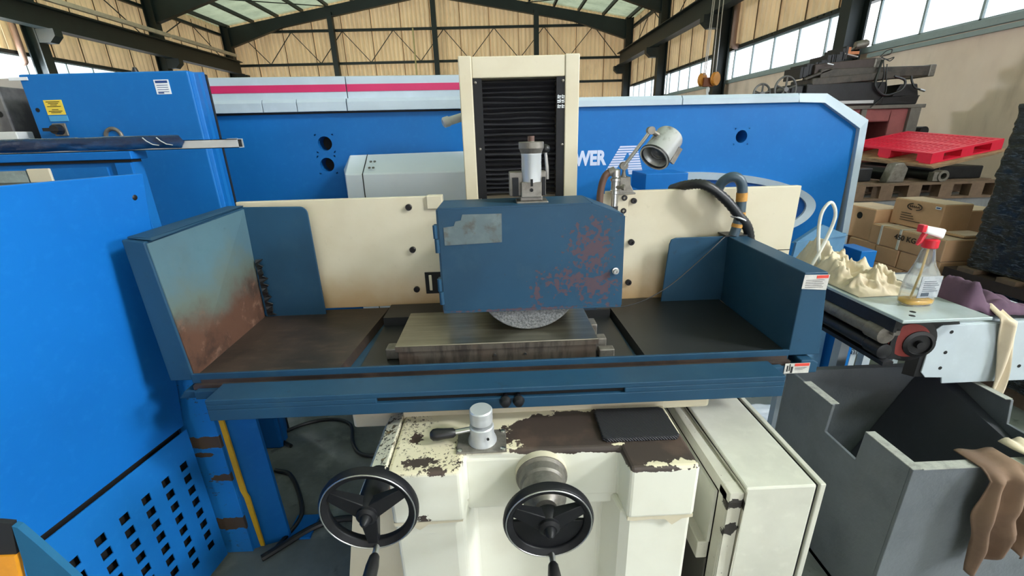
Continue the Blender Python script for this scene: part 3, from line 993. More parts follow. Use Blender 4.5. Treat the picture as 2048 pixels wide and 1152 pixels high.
for j, (z, y) in enumerate(rows):
    for k in range(NX + 1):
        t = k / NX
        wob = 0.005 * mnoise.noise(Vector((t * 3.0, z * 9, 0.3))) * (3.0 if 1.62 < z < 1.8 else 1.0)
        vs.append((-0.051 + 0.316 * t, y + wob, z + 0.004 * mnoise.noise(Vector((t * 2.5, z * 22, 4)))))
for j in range(len(rows) - 1):
    for k in range(NX):
        a = j * (NX + 1) + k
        fs.append((a, a + 1, a + NX + 2, a + NX + 1))
bl.add(vs, fs)
bl.build('bellows', M_BELLOWS, colm)
sm_ = MB().lathe([(0.006, 0), (0.006, 0.003), (0.003, 0.005)], (0, 0, 0), (0, -1, 0), 8).mesh('screw')
for x, z in ((-0.077, 1.955), (-0.07, 1.69), (0.291, 1.955), (0.29, 1.70), (-0.077, 1.47), (0.29, 1.46)):
    inst(sm_, 'screw', M_GREYM, colm, (x, 2.006, z))
mk = MB()
for i, z in enumerate((1.895, 1.878, 1.857)):
    for x in (0.268, 0.286):
        mk.box(x, x + 0.016, 2.0045, 2.006, z - 0.002, z + 0.003).box(x + (0.01 if i % 2 else 0.002), x + (0.015 if i % 2 else 0.006), 2.0045, 2.006, z - 0.006, z + 0.006).box(x, x + 0.014, 2.0045, 2.006, z - 0.008, z - 0.005)
mk.build('white_lettering', M_WHITE, colm)
MB().cyl((-0.145, 2.3, 1.838), (-0.225, 2.26, 1.815), 0.02, 12).lathe([(0.02, 0), (0.024, 0.004), (0.024, 0.03), (0.016, 0.036), (0, 0.036)], (-0.22, 2.262, 1.817), (-0.9, -0.4, -0.25), 14).build('side_plug', M_ALU, colm)

# cream way covers behind the table, with their bolts
bm_ = MB().lathe([(0.0135, 0), (0.0135, 0.012), (0.0115, 0.014), (0.006, 0.014), (0.006, 0.007), (0, 0.007)], (0, 0, 0), (0, -1, 0), 16).mesh('bolt')
bp = MB().box(-1.09, -0.25, 1.86, 1.89, 1.025, 1.512).build('back_plate', M_CREAMS, G, 0.003)
bp['label'] = 'left back plate'
MB().box(-0.3, -0.235, 1.85, 1.9, 1.46, 1.515).build('corner_block', M_CREAM, bp, 0.003)
for x, z in ((-0.377, 1.47), (-0.379, 1.286), (-0.379, 1.103)):
    inst(bm_, 'bolt', M_STEELBOLT, bp, (x, 1.861, z))
MB().box(-0.338, -0.25, 1.856, 1.8605, 1.08, 1.18).build('black_bracket', M_DARKHOLE, bp)
MB().box(-0.321, -0.308, 1.852, 1.857, 1.095, 1.168).build('slot', M_CREAM, bp, 0.003)
bp = MB().box(0.46, 1.305, 1.86, 1.89, 0.97, 1.508).build('back_plate', M_CREAMS, G, 0.003)
MB().box(1.08, 1.306, 1.8592, 1.8602, 1.224, 1.2275).build('panel_joint', M_DARKHOLE, bp)
bp['label'] = 'right back plate'
for x, z in ((0.537, 1.481), (0.579, 1.467), (0.536, 1.426), (0.58, 1.286), (0.579, 1.099)):
    inst(bm_, 'bolt', M_STEELBOLT, bp, (x, 1.861, z), scale=(0.9, 1, 0.9) if z > 1.4 else None)
MB().box(0.445, 0.555, 1.852, 1.86, 1.40, 1.50).build('corner_block', M_CREAM, bp, 0.002)

# coolant valve, its hose and the work lamp
cv = MB().lathe([(0.014, 0), (0.014, 0.05), (0.02, 0.052), (0.02, 0.064), (0.017, 0.066), (0.017, 0.10), (0.021, 0.102), (0.021, 0.112), (0.014, 0.116), (0.018, 0.12), (0.018, 0.145), (0.01, 0.15)], (0.481, 1.8, 1.456), n=16).build('coolant_valve', M_CHROME, G)
MB().cyl((0.475, 1.8, 1.60), (0.452, 1.8, 1.592), 0.016, 12).build('elbow', M_GREYM, cv)
MB().cyl((0.481, 1.79, 1.535), (0.507, 1.77, 1.535), 0.007, 10).lathe([(0.012, 0), (0.012, 0.01)], (0.503, 1.773, 1.535), (0.8, -0.6, 0), 10).build('tap', M_GREYM, cv)
MB().tube([(0.481, 1.8, 1.456), (0.483, 1.8, 1.36)], 0.016, 12).build('nozzle_pipe', M_BLKHOSE, cv)
MB().tube(bez([(0.458, 1.8, 1.594), (0.44, 1.8, 1.582), (0.427, 1.8, 1.55), (0.42, 1.8, 1.5), (0.42, 1.8, 1.44)], 20), 0.0145, 12).build('brown_hose', M_BROWNH, cv)
lp = MB().prism([(0.495, 1.505), (0.56, 1.505), (0.556, 1.52), (0.545, 1.54), (0.543, 1.572), (0.5, 1.572), (0.5, 1.53)], 'y', 1.80, 1.87).box(0.488, 0.565, 1.79, 1.89, 1.503, 1.51).build('work_lamp', M_GREYM, G, 0.002)
MB().lathe([(0.012, 0), (0.007, 0.02), (0.007, 0.03)], (0.519, 1.82, 1.57), n=12).lathe([(0.016, -0.012), (0.016, 0.012)], (0.517, 1.82, 1.615), (0, -1, 0), 14).build('lower_joint', M_GREYM, lp)
MB().tube([(0.517, 1.815, 1.615), (0.606, 1.79, 1.745)], 0.0075, 10).build('lamp_arm', M_CHROME, lp)
MB().lathe([(0.015, -0.013), (0.015, 0.013)], (0.607, 1.79, 1.748), (0, -1, 0), 14).cyl((0.607, 1.79, 1.748), (0.655, 1.79, 1.72), 0.01, 10).build('upper_joint', M_GREYM, lp)
ax = Vector((-0.62, -0.45, -0.62)).normalized()
m_ = Mat('tarnished_lamp_shade', (188, 190, 190), 0.35, 0.5)
m_.mottle((120, 116, 112), 24, 0.8, 0.5, 0.7)
cc = Vector((0.70, 1.83, 1.722))
MB().lathe([(0.0, -0.012), (0.03, -0.01), (0.054, 0.0), (0.057, 0.006), (0.057, 0.108), (0.061, 0.112), (0.061, 0.124), (0.055, 0.124), (0.053, 0.08), (0.04, 0.03), (0, 0.025)], cc, ax, 32).build('lamp_shade', m_.m, lp)
MB().lathe([(0, -0.03), (0.02, -0.025), (0.033, -0.005), (0.03, 0.012), (0.014, 0.02), (0, 0.021)], cc + ax * 0.085, ax, 20).build('lamp_bulb', simple('smoky_bulb', (70, 74, 84), 0.12, 0.0, 0.6), lp)
MB().torus(cc + ax * 0.118, 0.057, 0.006, ax, 32, 8).build('lamp_rim', M_BLACK, lp)
MB().prism([(0.69, 1.63), (0.72, 1.685), (0.735, 1.675), (0.705, 1.618)], 'y', 1.775, 1.80).build('torn_bracket', M_GREYM, lp)

# the two hoses over the right back plate
h1 = bez([(0.77, 1.94, 1.5), (0.80, 1.85, 1.527), (0.853, 1.8, 1.53), (0.934, 1.79, 1.477), (1.008, 1.79, 1.402), (1.06, 1.8, 1.345), (1.096, 1.82, 1.26), (1.12, 1.84, 1.15)], 70)
hb = MB()
hb.tube(h1, [0.021 if i % 2 else 0.0188 for i in range(len(h1))], 12)
hb.build('corrugated_hose', M_BLKHOSE, G)
h2 = [(0.925, 1.84, 1.48), (0.935, 1.83, 1.53), (0.96, 1.81, 1.557), (0.99, 1.8, 1.552), (1.011, 1.8, 1.515), (1.016, 1.8, 1.45), (1.018, 1.8, 1.40), (1.012, 1.8, 1.35), (1.004, 1.8, 1.314)]
hz = MB().tube(bez(h2, 48), 0.0205, 14).build('coolant_hose', M_HOSE, G)
for p, q in (((1.0135, 1.8, 1.495), (1.016, 1.8, 1.46)), ((1.018, 1.8, 1.415), (1.018, 1.8, 1.40)), ((1.014, 1.8, 1.365), (1.012, 1.8, 1.35))):
    MB().cyl(p, q, 0.0222, 14).build('tape_band', M_TAPE, hz)
MB().torus((1.012, 1.797, 1.388), 0.03, 0.0035, (0.4, 0.1, 1), 20, 6).build('cable_tie', M_WHITE, hz)
MB().box(0.965, 1.06, 1.79, 1.86, 1.312, 1.318).build('hose_foot', M_TRAYD, hz)
MB().tube(bez([(0.965, 1.795, 1.312), (0.847, 1.75, 1.225), (0.708, 1.74, 1.106), (0.56, 1.72, 1.045), (0.4, 1.70, 1.04)], 30), 0.0022, 6).build('thin_wire', M_TRAYD, hz)

# rubber mat lying on the base
mt = MB().prism([(0.297, 1.052), (0.505, 1.05), (0.515, 1.06), (0.512, 1.19), (0.50, 1.2), (0.297, 1.202), (0.287, 1.192), (0.285, 1.062)], 'z', 0.8805, 0.894).build('rubber_mat', M_RUBBER, None, 0.003)
tag(mt, 'ribbed black rubber mat lying on the bare brown part of the grinder base', 'mat')


# ------------------------------------------------------------------ electrical cabinet beside the grinder
M_GREYWHITE = simple('grey_white_enamel', (206, 206, 194), 0.42, var=0.35, scale=4)
m_ = Mat('grey_white_enamel_chipped', (204, 202, 190), 0.45)
m_.mottle((180, 176, 160), 5, 0.5)
m_.over(m_.blobs([((0.665, 0.975, 0.70), (0.05, 0.03, 0.02)), ((0.665, 0.975, 0.60), (0.022, 0.03, 0.025))], 60, 0.9, 0.04), (52, 48, 46))
m_.over(m_.ramp(m_.noise(70, 6, 0.7), 0.66, 0.68), (60, 54, 50))
M_GWCHIP = m_.m
M_SEAL = simple('black_rubber_seal', (24, 24, 26), 0.7)
E1 = thing('electrical_cabinet', 'cream grey electrical cabinet standing right of the grinder base', 'cabinet', (0.8, 1.4, 0))
MB().box(0.7, 0.912, 0.985, 1.88, 0.03, 0.748).build('body', M_GREYWHITE, E1, 0.006)
MB().box(0.912, 0.92, 0.992, 1.87, 0.04, 0.742).build('door_seal', M_SEAL, E1)
MB().box(0.92, 0.938, 0.983, 1.88, 0.03, 0.752).build('door', M_GREYWHITE, E1, 0.003)
MB().box(0.692, 0.70, 0.99, 1.87, 0.04, 0.74).build('door_seal', M_SEAL, E1)
fr = MB().box(0.642, 0.692, 0.975, 1.03, 0.0, 0.742).box(0.642, 0.692, 0.975, 1.88, 0.70, 0.742).build('frame', M_GWCHIP, E1, 0.008)
MB().box(0.605, 0.642, 1.03, 1.88, 0.42, 0.49).build('rail', M_GWCHIP, fr, 0.004)
MB().box(0.632, 0.642, 1.03, 1.88, 0.49, 0.70).build('back_panel', M_GREYWHITE, fr)
MB().box(0.636, 0.642, 1.03, 1.88, 0.0, 0.42).build('lower_panel', simple('dusty_dark_panel', (78, 76, 70), 0.7), fr)
MB().box(0.70, 0.93, 1.0, 1.87, 0, 0.03).build('plinth', M_SEAL, E1)

# ------------------------------------------------------------------ big blue machine behind the grinder


def blue(name, rgb, dark, rough=0.45):
    m = Mat(name, rgb, rough, 0, 0.0, 0.2)
    m.mottle(dark, 1.3, 0.45, 0.35, 0.75)
    m.mottle(tuple(min(255, c + 16) for c in rgb), 30, 0.2, 0.5, 0.75)
    m.nbump(140, 0.05)
    return m.m


M_BLUE = blue('machine_blue', (22, 106, 180), (20, 90, 160))
M_BLUE2 = blue('bright_blue', (18, 106, 186), (16, 88, 164))
M_TRIM = simple('pale_grey_trim', (176, 192, 206), 0.4, var=0.3, scale=2)
M_TRIM2 = simple('pale_blue_grey_hood', (226, 236, 248), 0.4, var=0.1, scale=3)
M_CRIM = simple('crimson_stripe', (190, 30, 92), 0.45, var=0.2, scale=2)
M_LETTER = simple('pale_lettering', (196, 206, 232), 0.5, var=0.1)
UD = Vector((4.3, 0.4, 0)).normalized()
BX = Matrix(((UD.x, -UD.y, 0, -1.7), (UD.y, UD.x, 0, 2.8), (0, 0, 1, 0), (0, 0, 0, 1)))
B1 = thing('sheet_metal_machine', 'large blue sheet metal machine with pale trim and crimson stripe behind the grinder', 'machine', (0.5, 3.3, 0))


def holed_face(b, us, zs, holes, half, r, depth):
    for h in holes:
        us += [h[0] - half, h[0] + half]
        zs += [h[1] - half, h[1] + half]
    us, zs = sorted(set(round(u, 4) for u in us)), sorted(set(round(z, 4) for z in zs))
    for i in range(len(us) - 1):
        for j in range(len(zs) - 1):
            mu, mz = (us[i] + us[i + 1]) / 2, (zs[j] + zs[j + 1]) / 2
            if any(abs(mu - h[0]) < half and abs(mz - h[1]) < half for h in holes):
                continue
            b.add([(us[i], 0, zs[j]), (us[i + 1], 0, zs[j]), (us[i + 1], 0, zs[j + 1]), (us[i], 0, zs[j + 1])], [(0, 1, 2, 3)])
    n = 24
    for hu, hz_ in holes:
        ou, inn, bk = [], [], []
        for k in range(n):
            a = 2 * math.pi * (k + 0.5) / n
            c, s_ = math.cos(a), math.sin(a)
            q = half / max(abs(c), abs(s_))
            ou.append((hu + q * c, 0, hz_ + q * s_))
            inn.append((hu + r * c, 0, hz_ + r * s_))
            bk.append((hu + r * c, depth, hz_ + r * s_))
        for k in range(n):
            j = (k + 1) % n
            b.add([ou[k], ou[j], inn[j], inn[k]], [(0, 1, 2, 3)])
            b.add([inn[k], inn[j], bk[j], bk[k]], [(0, 1, 2, 3)])
    return b


HOLES = [(0.651, 1.724), (0.645, 1.598), (3.407, 1.691)]
fb = MB(BX)
holed_face(fb, [-0.1, 3.95], [0, 1.9], HOLES, 0.055, 0.042, 0.14)
fb.add([(3.95, 0, 0), (4.31, 0, 0), (4.28, 0, 1.715), (3.98, 0, 1.9), (3.95, 0, 1.9)], [(0, 1, 2, 3, 4)])
face = fb.build('front_panel', M_BLUE, B1)
for h in HOLES:
    MB(BX).cyl((h[0], 0.125, h[1]), (h[0], 0.13, h[1]), 0.045, 20).build('hole_lining', M_DARKHOLE, face)
MB(BX).prism([(-0.1, 0), (4.3, 0), (4.27, 1.7), (3.96, 1.88), (-0.1, 1.88)], 'y', 0.15, 0.9).build('housing', M_BLUE, B1)
# pale trim: lower strip, end pieces and the right corner
for a, c in ((0.0, 0.345), (0.349, 0.536), (0.54, 0.818), (0.824, 1.9)):
    MB(BX).prism([(-0.045, 1.905), (-0.045, 1.955), (-0.03, 1.975), (0.06, 1.98), (0.06, 1.905)], 'x', a, c).build('trim_strip', M_TRIM, B1, 0.002)
MB(BX).box(-0.02, 1.9, -0.012, 0.02, 1.895, 1.906).build('shadow_gap', M_SEAL, B1)
for a, c in ((0.04, 0.822), (0.828, 1.9)):
    p = MB(BX).prism([(0.0, 1.97), (0.0, 2.095), (0.02, 2.1), (0.3, 2.1), (0.3, 1.97)], 'x', a, c).build('top_panel', M_TRIM, B1)
    MB(BX).box(a, c, -0.003, 0.0, 2.014, 2.054).build('crimson_band', M_CRIM, p)
for a, c in ((1.905, 2.935), (2.94, 3.77)):
    MB(BX).prism([(-0.03, 1.9), (-0.03, 1.935), (-0.01, 1.958), (0.9, 1.958), (0.9, 1.9)], 'x', a, c).build('trim_strip', M_TRIM, B1, 0.002)
cn = MB(BX)
o_ = [(3.775, 1.9), (3.775, 1.957), (3.985, 1.953), (4.345, 1.776), (4.40, 0.9), (4.41, 0.0)]
i_ = [(3.775, 1.9), (3.775, 1.9), (3.965, 1.893), (4.275, 1.722), (4.33, 0.9), (4.34, 0.0)]
for k in range(1, 5):
    cn.hexa([(i_[k][0], -0.03, i_[k][1]), (i_[k + 1][0], -0.03, i_[k + 1][1]), (i_[k + 1][0], 0.9, i_[k + 1][1]), (i_[k][0], 0.9, i_[k][1])],
            [(o_[k][0], -0.012, o_[k][1]), (o_[k + 1][0], -0.012, o_[k + 1][1]), (o_[k + 1][0], 0.9, o_[k + 1][1]), (o_[k][0], 0.9, o_[k][1])])
cn.build('corner_trim', M_TRIM, B1, 0.002)
# pale hood on the left half
hd = MB()
hd.add([(-0.955, 2.83, 0.5), (-0.885, 2.60, 0.5), (0.3, 2.68, 0.5), (0.3, 2.92, 0.5), (-0.95, 2.83, 1.57), (-0.87, 2.60, 1.555), (0.3, 2.68, 1.545), (0.3, 2.92, 1.66), (-0.89, 2.80, 1.655)],
       [(0, 1, 5, 4), (1, 2, 6, 5), (5, 6, 7, 8), (4, 5, 8), (2, 3, 7, 6), (0, 4, 8, 7, 3), (0, 3, 2, 1)])
hood = hd.build('hood', M_TRIM2, B1, 0.006)
MB().hexa([(-0.786, 2.603, 0.5), (-0.782, 2.603, 0.5), (-0.782, 2.61, 0.5), (-0.786, 2.61, 0.5)], [(-0.775, 2.60, 1.556), (-0.771, 2.60, 1.556), (-0.771, 2.61, 1.556), (-0.775, 2.61, 1.556)]).hexa(
    [(-0.775, 2.602, 1.554), (-0.771, 2.602, 1.554), (-0.771, 2.62, 1.556), (-0.775, 2.62, 1.556)], [(-0.787, 2.80, 1.656), (-0.783, 2.80, 1.656), (-0.783, 2.802, 1.655), (-0.787, 2.802, 1.655)]).build('panel_joint', M_SEAL, hood)
for dz in (0, 0.032):
    for dx in (0, 0.022):
        MB().lathe([(0.008, 0), (0.008, 0.004)], (-0.74 + dx, 2.645 + dz * 1.5, 1.584 + dz), (0, -0.45, 0.9), 10).build('screw', M_GREYM, hood)
# blue box and the silver framed opening
MB().box(0.88, 1.135, 2.62, 2.9, 1.40, 1.505).build('motor_cover', M_BLUE2, B1, 0.004)
ol = [(2.95, 1.47), (3.2, 1.46), (3.5, 1.425), (3.75, 1.37), (3.93, 1.305), (4.03, 1.235), (4.05, 1.16), (3.99, 1.08), (3.85, 1.02), (3.5, 0.96), (2.95, 0.94)]
ol = [(p.x, p.y) for p in bez([(a, c, 0) for a, c in ol], 60)]
cm = (3.2, 1.18)
il = [(cm[0] + (p[0] - cm[0]) * 0.925, cm[1] + (p[1] - cm[1]) * 0.82) for p in ol]
ob = MB(BX)
for k in range(len(ol) - 1):
    ob.hexa([(il[k][0], -0.02, il[k][1]), (il[k + 1][0], -0.02, il[k + 1][1]), (il[k + 1][0], 0.0, il[k + 1][1]), (il[k][0], 0.0, il[k][1])],
            [(ol[k][0], -0.035, ol[k][1]), (ol[k + 1][0], -0.035, ol[k + 1][1]), (ol[k + 1][0], 0.0, ol[k + 1][1]), (ol[k][0], 0.0, ol[k][1])])
ob.build('opening_rim', M_TRIM, B1)
MB(BX).prism(il, 'y', -0.004, -0.001).build('opening_panel', blue('deep_blue', (20, 74, 140), (16, 56, 110)), B1)


def fit_text(txt, name, m, parent, xf, w, h, shear=0.0, bold=0.0):
    o = lettering(txt, name, m, parent, Matrix.Identity(4), 1.0, 0.01, bold=bold)
    xs = [v.co.x for v in o.data.vertices]
    ys = [v.co.y for v in o.data.vertices]
    sx, sy = w / (max(xs) - min(xs)), h / (max(ys) - min(ys))
    x0, y0 = min(xs), min(ys)
    for v in o.data.vertices:
        y = (v.co.y - y0) * sy
        v.co = xf @ Vector(((v.co.x - x0) * sx + shear * y, y, v.co.z * 0.1))
    return o


up = Vector((0, 0, 1))


def onface(u, z, off=0.001):
    p = BX @ Vector((u, -off, z))
    return frame(p, UD, up)


fit_text('POWER', 'lettering', M_LETTER, B1, onface(2.105, 1.533), 0.345, 0.1, 0.0, 0.045)
ab = MB(BX)
ns = 12
for k in range(ns):
    t0, t1 = k / ns, (k + 0.62 + 0.03 * (ns - k) / 2) / ns
    if k == 0:
        t1 = t0 + 0.9 / ns

    def L(t):
        return 2.43 + 0.115 * t ** 1.0

    def Rr(t):
        return 2.715 - 0.058 * t
    z0, z1 = 1.467 + 0.192 * t0, 1.467 + 0.192 * t1
    mid = 0.0
    if t0 < 0.34:
        seg = [(L(t0), L(t0) + 0.062 + 0.03 * t0, L(t1), L(t1) + 0.062 + 0.03 * t1), (2.612 - 0.05 * t0, Rr(t0), 2.612 - 0.05 * t1, Rr(t1))]
    elif t0 < 0.5:
        seg = [(L(t0), Rr(t0), L(t1), Rr(t1))]
    elif t0 < 0.72:
        seg = [(L(t0), 2.568 + 0.1 * (t0 - 0.5), L(t1), 2.568 + 0.1 * (t1 - 0.5)), (2.612 - 0.04 * (t0 - 0.5), Rr(t0), 2.612 - 0.04 * (t1 - 0.5), Rr(t1))]
    else:
        seg = [(L(t0), Rr(t0), L(t1), Rr(t1))]
    for a, c, d, e in seg:
        ab.add([(a, -0.0015, z0), (c, -0.0015, z0), (e, -0.0015, z1), (d, -0.0015, z1)], [(0, 1, 2, 3)])
ab.build('striped_letter', M_LETTER, B1)

# ------------------------------------------------------------------ blue cabinet at the back left
T1 = thing('switch_cabinet', 'tall blue switch cabinet with yellow notice and black rotary switch', 'cabinet', (-1.75, 2.3, 0))
MB().box(-2.1, -1.362, 2.2, 2.3, 0, 2.055).build('body', M_BLUE, T1, 0.008, 3)
MB().hexa([(-1.364, 2.206, 0), (-1.352, 2.215, 0), (-1.398, 2.375, 0), (-1.45, 2.375, 0)], [(-1.364, 2.206, 2.05), (-1.345, 2.215, 2.045), (-1.392, 2.375, 2.07), (-1.45, 2.375, 2.07)]).build('side_panel', M_BLUE2, T1, 0.004)
MB().hexa([(-1.42, 2.376, 0), (-1.396, 2.376, 0), (-1.402, 2.40, 0), (-1.45, 2.40, 0)], [(-1.42, 2.376, 2.06), (-1.39, 2.376, 2.06), (-1.396, 2.40, 2.06), (-1.45, 2.40, 2.06)]).build('back_seal', M_SEAL, T1)
yl = MB().box(-2.028, -1.948, 2.1985, 2.2, 1.886, 1.948).build('yellow_notice', simple('yellow_label', (226, 198, 70), 0.5, var=0.15), T1)
for i in range(8):
    if i == 4:
        continue
    xw = 0.03 - 0.008 * ((i * 7) % 3)
    MB().box(-1.988 - xw, -1.988 + xw, 2.1975, 2.1985, 1.939 - i * 0.0065, 1.9415 - i * 0.0065).build('notice_line', M_INK, yl)
MB().box(-2.025, -1.945, 2.196, 2.2, 1.858, 1.882).build('notice_flap', simple('light_blue_label', (70, 150, 200), 0.4), T1)
sw = MB().box(-2.022, -1.963, 2.192, 2.2, 1.795, 1.85).build('switch_plate', M_GREYM, T1, 0.003)
MB().lathe([(0.023, 0), (0.021, 0.02), (0.019, 0.03), (0, 0.03)], (-1.993, 2.192, 1.823), (0, -1, 0), 18).box(-2.035, -1.965, 2.155, 2.175, 1.816, 1.83).build('switch_knob', M_BLACK, sw)
MB().lathe([(0.009, 0), (0.009, 0.0015)], (-2.066, 2.2, 1.908), (0, -1, 0), 14).build('hole', M_DARKHOLE, T1)
dpl = MB().prism([(-1.52, 1.96), (-1.455, 1.96), (-1.455, 2.02), (-1.52, 2.02)], 'y', 2.1985, 2.2).build('data_plate', M_WHITE, T1)
M_DBLUE = simple('blue_print', (30, 66, 130), 0.5)
MB().box(-1.514, -1.461, 2.1975, 2.1985, 2.006, 2.016).build('plate_header', M_DBLUE, dpl)
for z in (1.996, 1.987, 1.978, 1.969):
    MB().box(-1.512, -1.463, 2.1977, 2.1985, z, z + 0.0022).build('plate_line', M_DBLUE, dpl)
MB().box(-1.512, -1.487, 2.1977, 2.1985, 1.963, 1.968).build('plate_field', M_DBLUE, dpl)
MB().box(-2.14, -2.06, 2.196, 2.2, 2.03, 2.043).build('white_tab', M_WHITE, T1)
MB().torus((-1.765, 2.198, 1.785), 0.036, 0.009, (0, 1, 0), 24, 8).build('round_grommet', M_GREYM, T1)
MB().lathe([(0.012, 0), (0.014, 0.012), (0.008, 0.03), (0, 0.034)], (-1.66, 2.3, 2.055), n=12).build('lifting_eye', M_BLACK, T1)

# ------------------------------------------------------------------ grey machine head at the far left
H1 = thing('grey_machine', 'grey metal machine head with a dark round hole at the far left edge', 'machine', (-2.5, 2.5, 0))
m_ = Mat('smeared_grey_metal', (92, 92, 96), 0.4, 0.4)
m_.mottle((140, 140, 140), 7, 0.7, 0.45, 0.7)
MB().box(-2.9, -2.285, 2.28, 2.6, 0, 2.02).build('front_plate', m_.m, H1, 0.006)
MB().box(-2.9, -2.12, 2.42, 2.7, 0, 2.07).build('body', simple('grey_white_cover', (176, 170, 164), 0.5), H1, 0.006)
MB().lathe([(0.014, 0), (0.014, 0.002)], (-2.32, 2.28, 1.9), (0, -1, 0), 16).build('hole', M_DARKHOLE, H1)
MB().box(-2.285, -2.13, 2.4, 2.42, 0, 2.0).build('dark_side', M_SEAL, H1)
MB().box(-2.29, -2.2, 2.2, 2.28, 1.76, 1.82).build('junction_box', simple('pale_junction_box', (206, 208, 208), 0.4), H1, 0.004)

# ------------------------------------------------------------------ low blue cabinet with the wrapped steel tube on it
L1 = thing('control_cabinet', 'low blue control cabinet with a small window behind the near blue cover', 'cabinet', (-1.65, 1.95, 0))
MB().box(-2.0, -1.375, 1.76, 1.81, 0, 1.69).build('body', M_BLUE, L1, 0.003)
MB().box(-2.0, -1.358, 1.738, 1.82, 1.698, 1.727).build('top_bar', M_BLUE2, L1, 0.003)
MB().box(-2.0, -1.372, 1.75, 1.80, 1.688, 1.699).build('shadow_gap', M_SEAL, L1)
MB().box(-2.0, -1.47, 1.752, 1.76, 1.0, 1.672).build('door', M_BLUE, L1, 0.002)
MB().box(-1.435, -1.375, 1.748, 1.76, 1.0, 1.686).build('post', M_BLUE2, L1, 0.002)
MB().box(-1.758, -1.675, 1.742, 1.752, 1.60, 1.674).build('switch_cover', M_CREAM, L1, 0.003)
MB().box(-1.95, -1.765, 1.745, 1.752, 1.55, 1.668).build('window', simple('pale_display', (150, 162, 160), 0.15, var=0.7, scale=14), L1)

tw = thing('steel_tube', 'square steel tube half wrapped in dark blue film lying on the low blue cabinet', 'tube', (-1.4, 1.77, 1.728))
tb2 = MB()
for y0, y1, z0, z1 in ((1.752, 1.79, 1.728, 1.7305), (1.752, 1.79, 1.7575, 1.76), (1.752, 1.7545, 1.728, 1.76), (1.7875, 1.79, 1.728, 1.76)):
    tb2.box(-2.2, -0.965, y0, y1, z0, z1)
tb2.build('tube', M_ALU, tw)
MB().box(-0.975, -0.97, 1.7545, 1.7875, 1.7305, 1.7575).build('tube_bore', M_DARKHOLE, tw)
MB().box(-1.0, -0.962, 1.746, 1.752, 1.76, 1.7615).build('bent_lip', M_ALU, tw)
m_ = Mat('dark_blue_film', (12, 40, 74), 0.18, 0, 0.4)
m_.mottle((30, 84, 140), 5, 0.6, 0.45, 0.7, (1, 1, 3))
m_.nbump(18, 0.5, 0.01)
random.seed(11)
sl = []
for i in range(30):
    x = -2.21 + i * (0.985 / 29)
    r = 0.024 + 0.004 * mnoise.noise(Vector((x * 7, 0, 0)))
    sl.append((x, r))
fbm = MB()


def film(u, v):
    i = min(28, int(u * 29))
    x = -2.21 + u * 0.985 + (0.07 * (0.5 - abs(v - 0.5)) * 2 if u > 0.97 else 0)
    a = 2 * math.pi * v
    r = 0.0265 + 0.003 * mnoise.noise(Vector((x * 9, math.cos(a) * 1.5, math.sin(a) * 1.5)))
    cx, cz = math.cos(a), math.sin(a)
    q = 1 / max(abs(cx), abs(cz)) ** 0.75
    return (x, 1.771 + r * q * cx * 0.92, 1.7565 + r * q * cz * 0.92 + 0.0)


fbm.grid(film, 60, 24)
fm = fbm.build('film_wrap', m_.m, tw)
fm.location.z += -0.0012
for x in (-1.30, -1.25):
    MB().tube([(x, 1.742, 1.772), (x + 0.012, 1.741, 1.76), (x + 0.03, 1.742, 1.748), (x + 0.05, 1.744, 1.744)], 0.002, 6).build('film_fold', M_ALU, tw)

# ------------------------------------------------------------------ near blue machine housing on the left
N1 = thing('machine_housing', 'bright blue machine housing with rows of square vent holes at the left edge', 'machine', (-1.6, 1.0, 0))
cvp = MB()
cvp.hexa([(-1.42, 0.3, 0.715), (-1.252, 1.46, 0.715), (-1.272, 1.462, 0.715), (-1.44, 0.302, 0.715)], [(-1.296, 0.3, 1.672), (-1.13, 1.474, 1.662), (-1.15, 1.476, 1.662), (-1.316, 0.302, 1.672)])
cover = cvp.build('cover_panel', M_BLUE2, N1, 0.003)
MB().lathe([(0.009, 0), (0.009, 0.002), (0.006, 0.004)], (-1.147, 1.432, 1.592), (0.98, -0.14, -0.12), 14).build('screw', M_BLACK, cover)
MB().hexa([(-2.3, 0.3, 0.0), (-1.60, 0.3, 0.0), (-1.43, 1.44, 0.0), (-2.3, 1.44, 0.0)], [(-2.3, 0.3, 1.655), (-1.37, 0.3, 1.655), (-1.20, 1.44, 1.645), (-2.3, 1.44, 1.655)]).build('frame_body', M_SEAL, N1)  # unseen black body, added behind the cover to block light
vp_ = MB()
d0 = Vector((-1.42, 0.3, 0))
dv = (Vector((-1.252, 1.46, 0)) - d0)
vl = dv.length
dv.normalize()
VX = Matrix(((dv.x, -dv.y, 0, d0.x + 0.004), (dv.y, dv.x, 0, d0.y), (0, 0, 1, 0), (0, 0, 0, 1)))
hs, us_, zs_ = [], [0, vl], [0.04, 0.698]
for i in range(9):
    for j in range(8):
        uc = (1.405 - 0.0805 * i - 0.3) / (1.16) * vl
        zc = 0.568 - 0.0585 * j + 0.0
        hs.append((uc, zc))
hw = 0.0165
for i in range(9):
    uc = hs[i * 8][0]
    us_ += [uc - hw, uc + hw]
for j in range(8):
    zs_ += [hs[j][1] - hw * 1.0, hs[j][1] + hw * 1.0]
us_, zs_ = sorted(us_), sorted(zs_)
vb = MB(VX)
for i in range(len(us_) - 1):
    for j in range(len(zs_) - 1):
        mu, mz = (us_[i] + us_[i + 1]) / 2, (zs_[j] + zs_[j + 1]) / 2
        if any(abs(mu - h[0]) < hw and abs(mz - h[1]) < hw for h in hs):
            continue
        vb.add([(us_[i], 0, zs_[j]), (us_[i + 1], 0, zs_[j]), (us_[i + 1], 0, zs_[j + 1]), (us_[i], 0, zs_[j + 1])], [(0, 1, 2, 3)])
vb.build('vent_panel', M_BLUE, N1, solid=0.004)
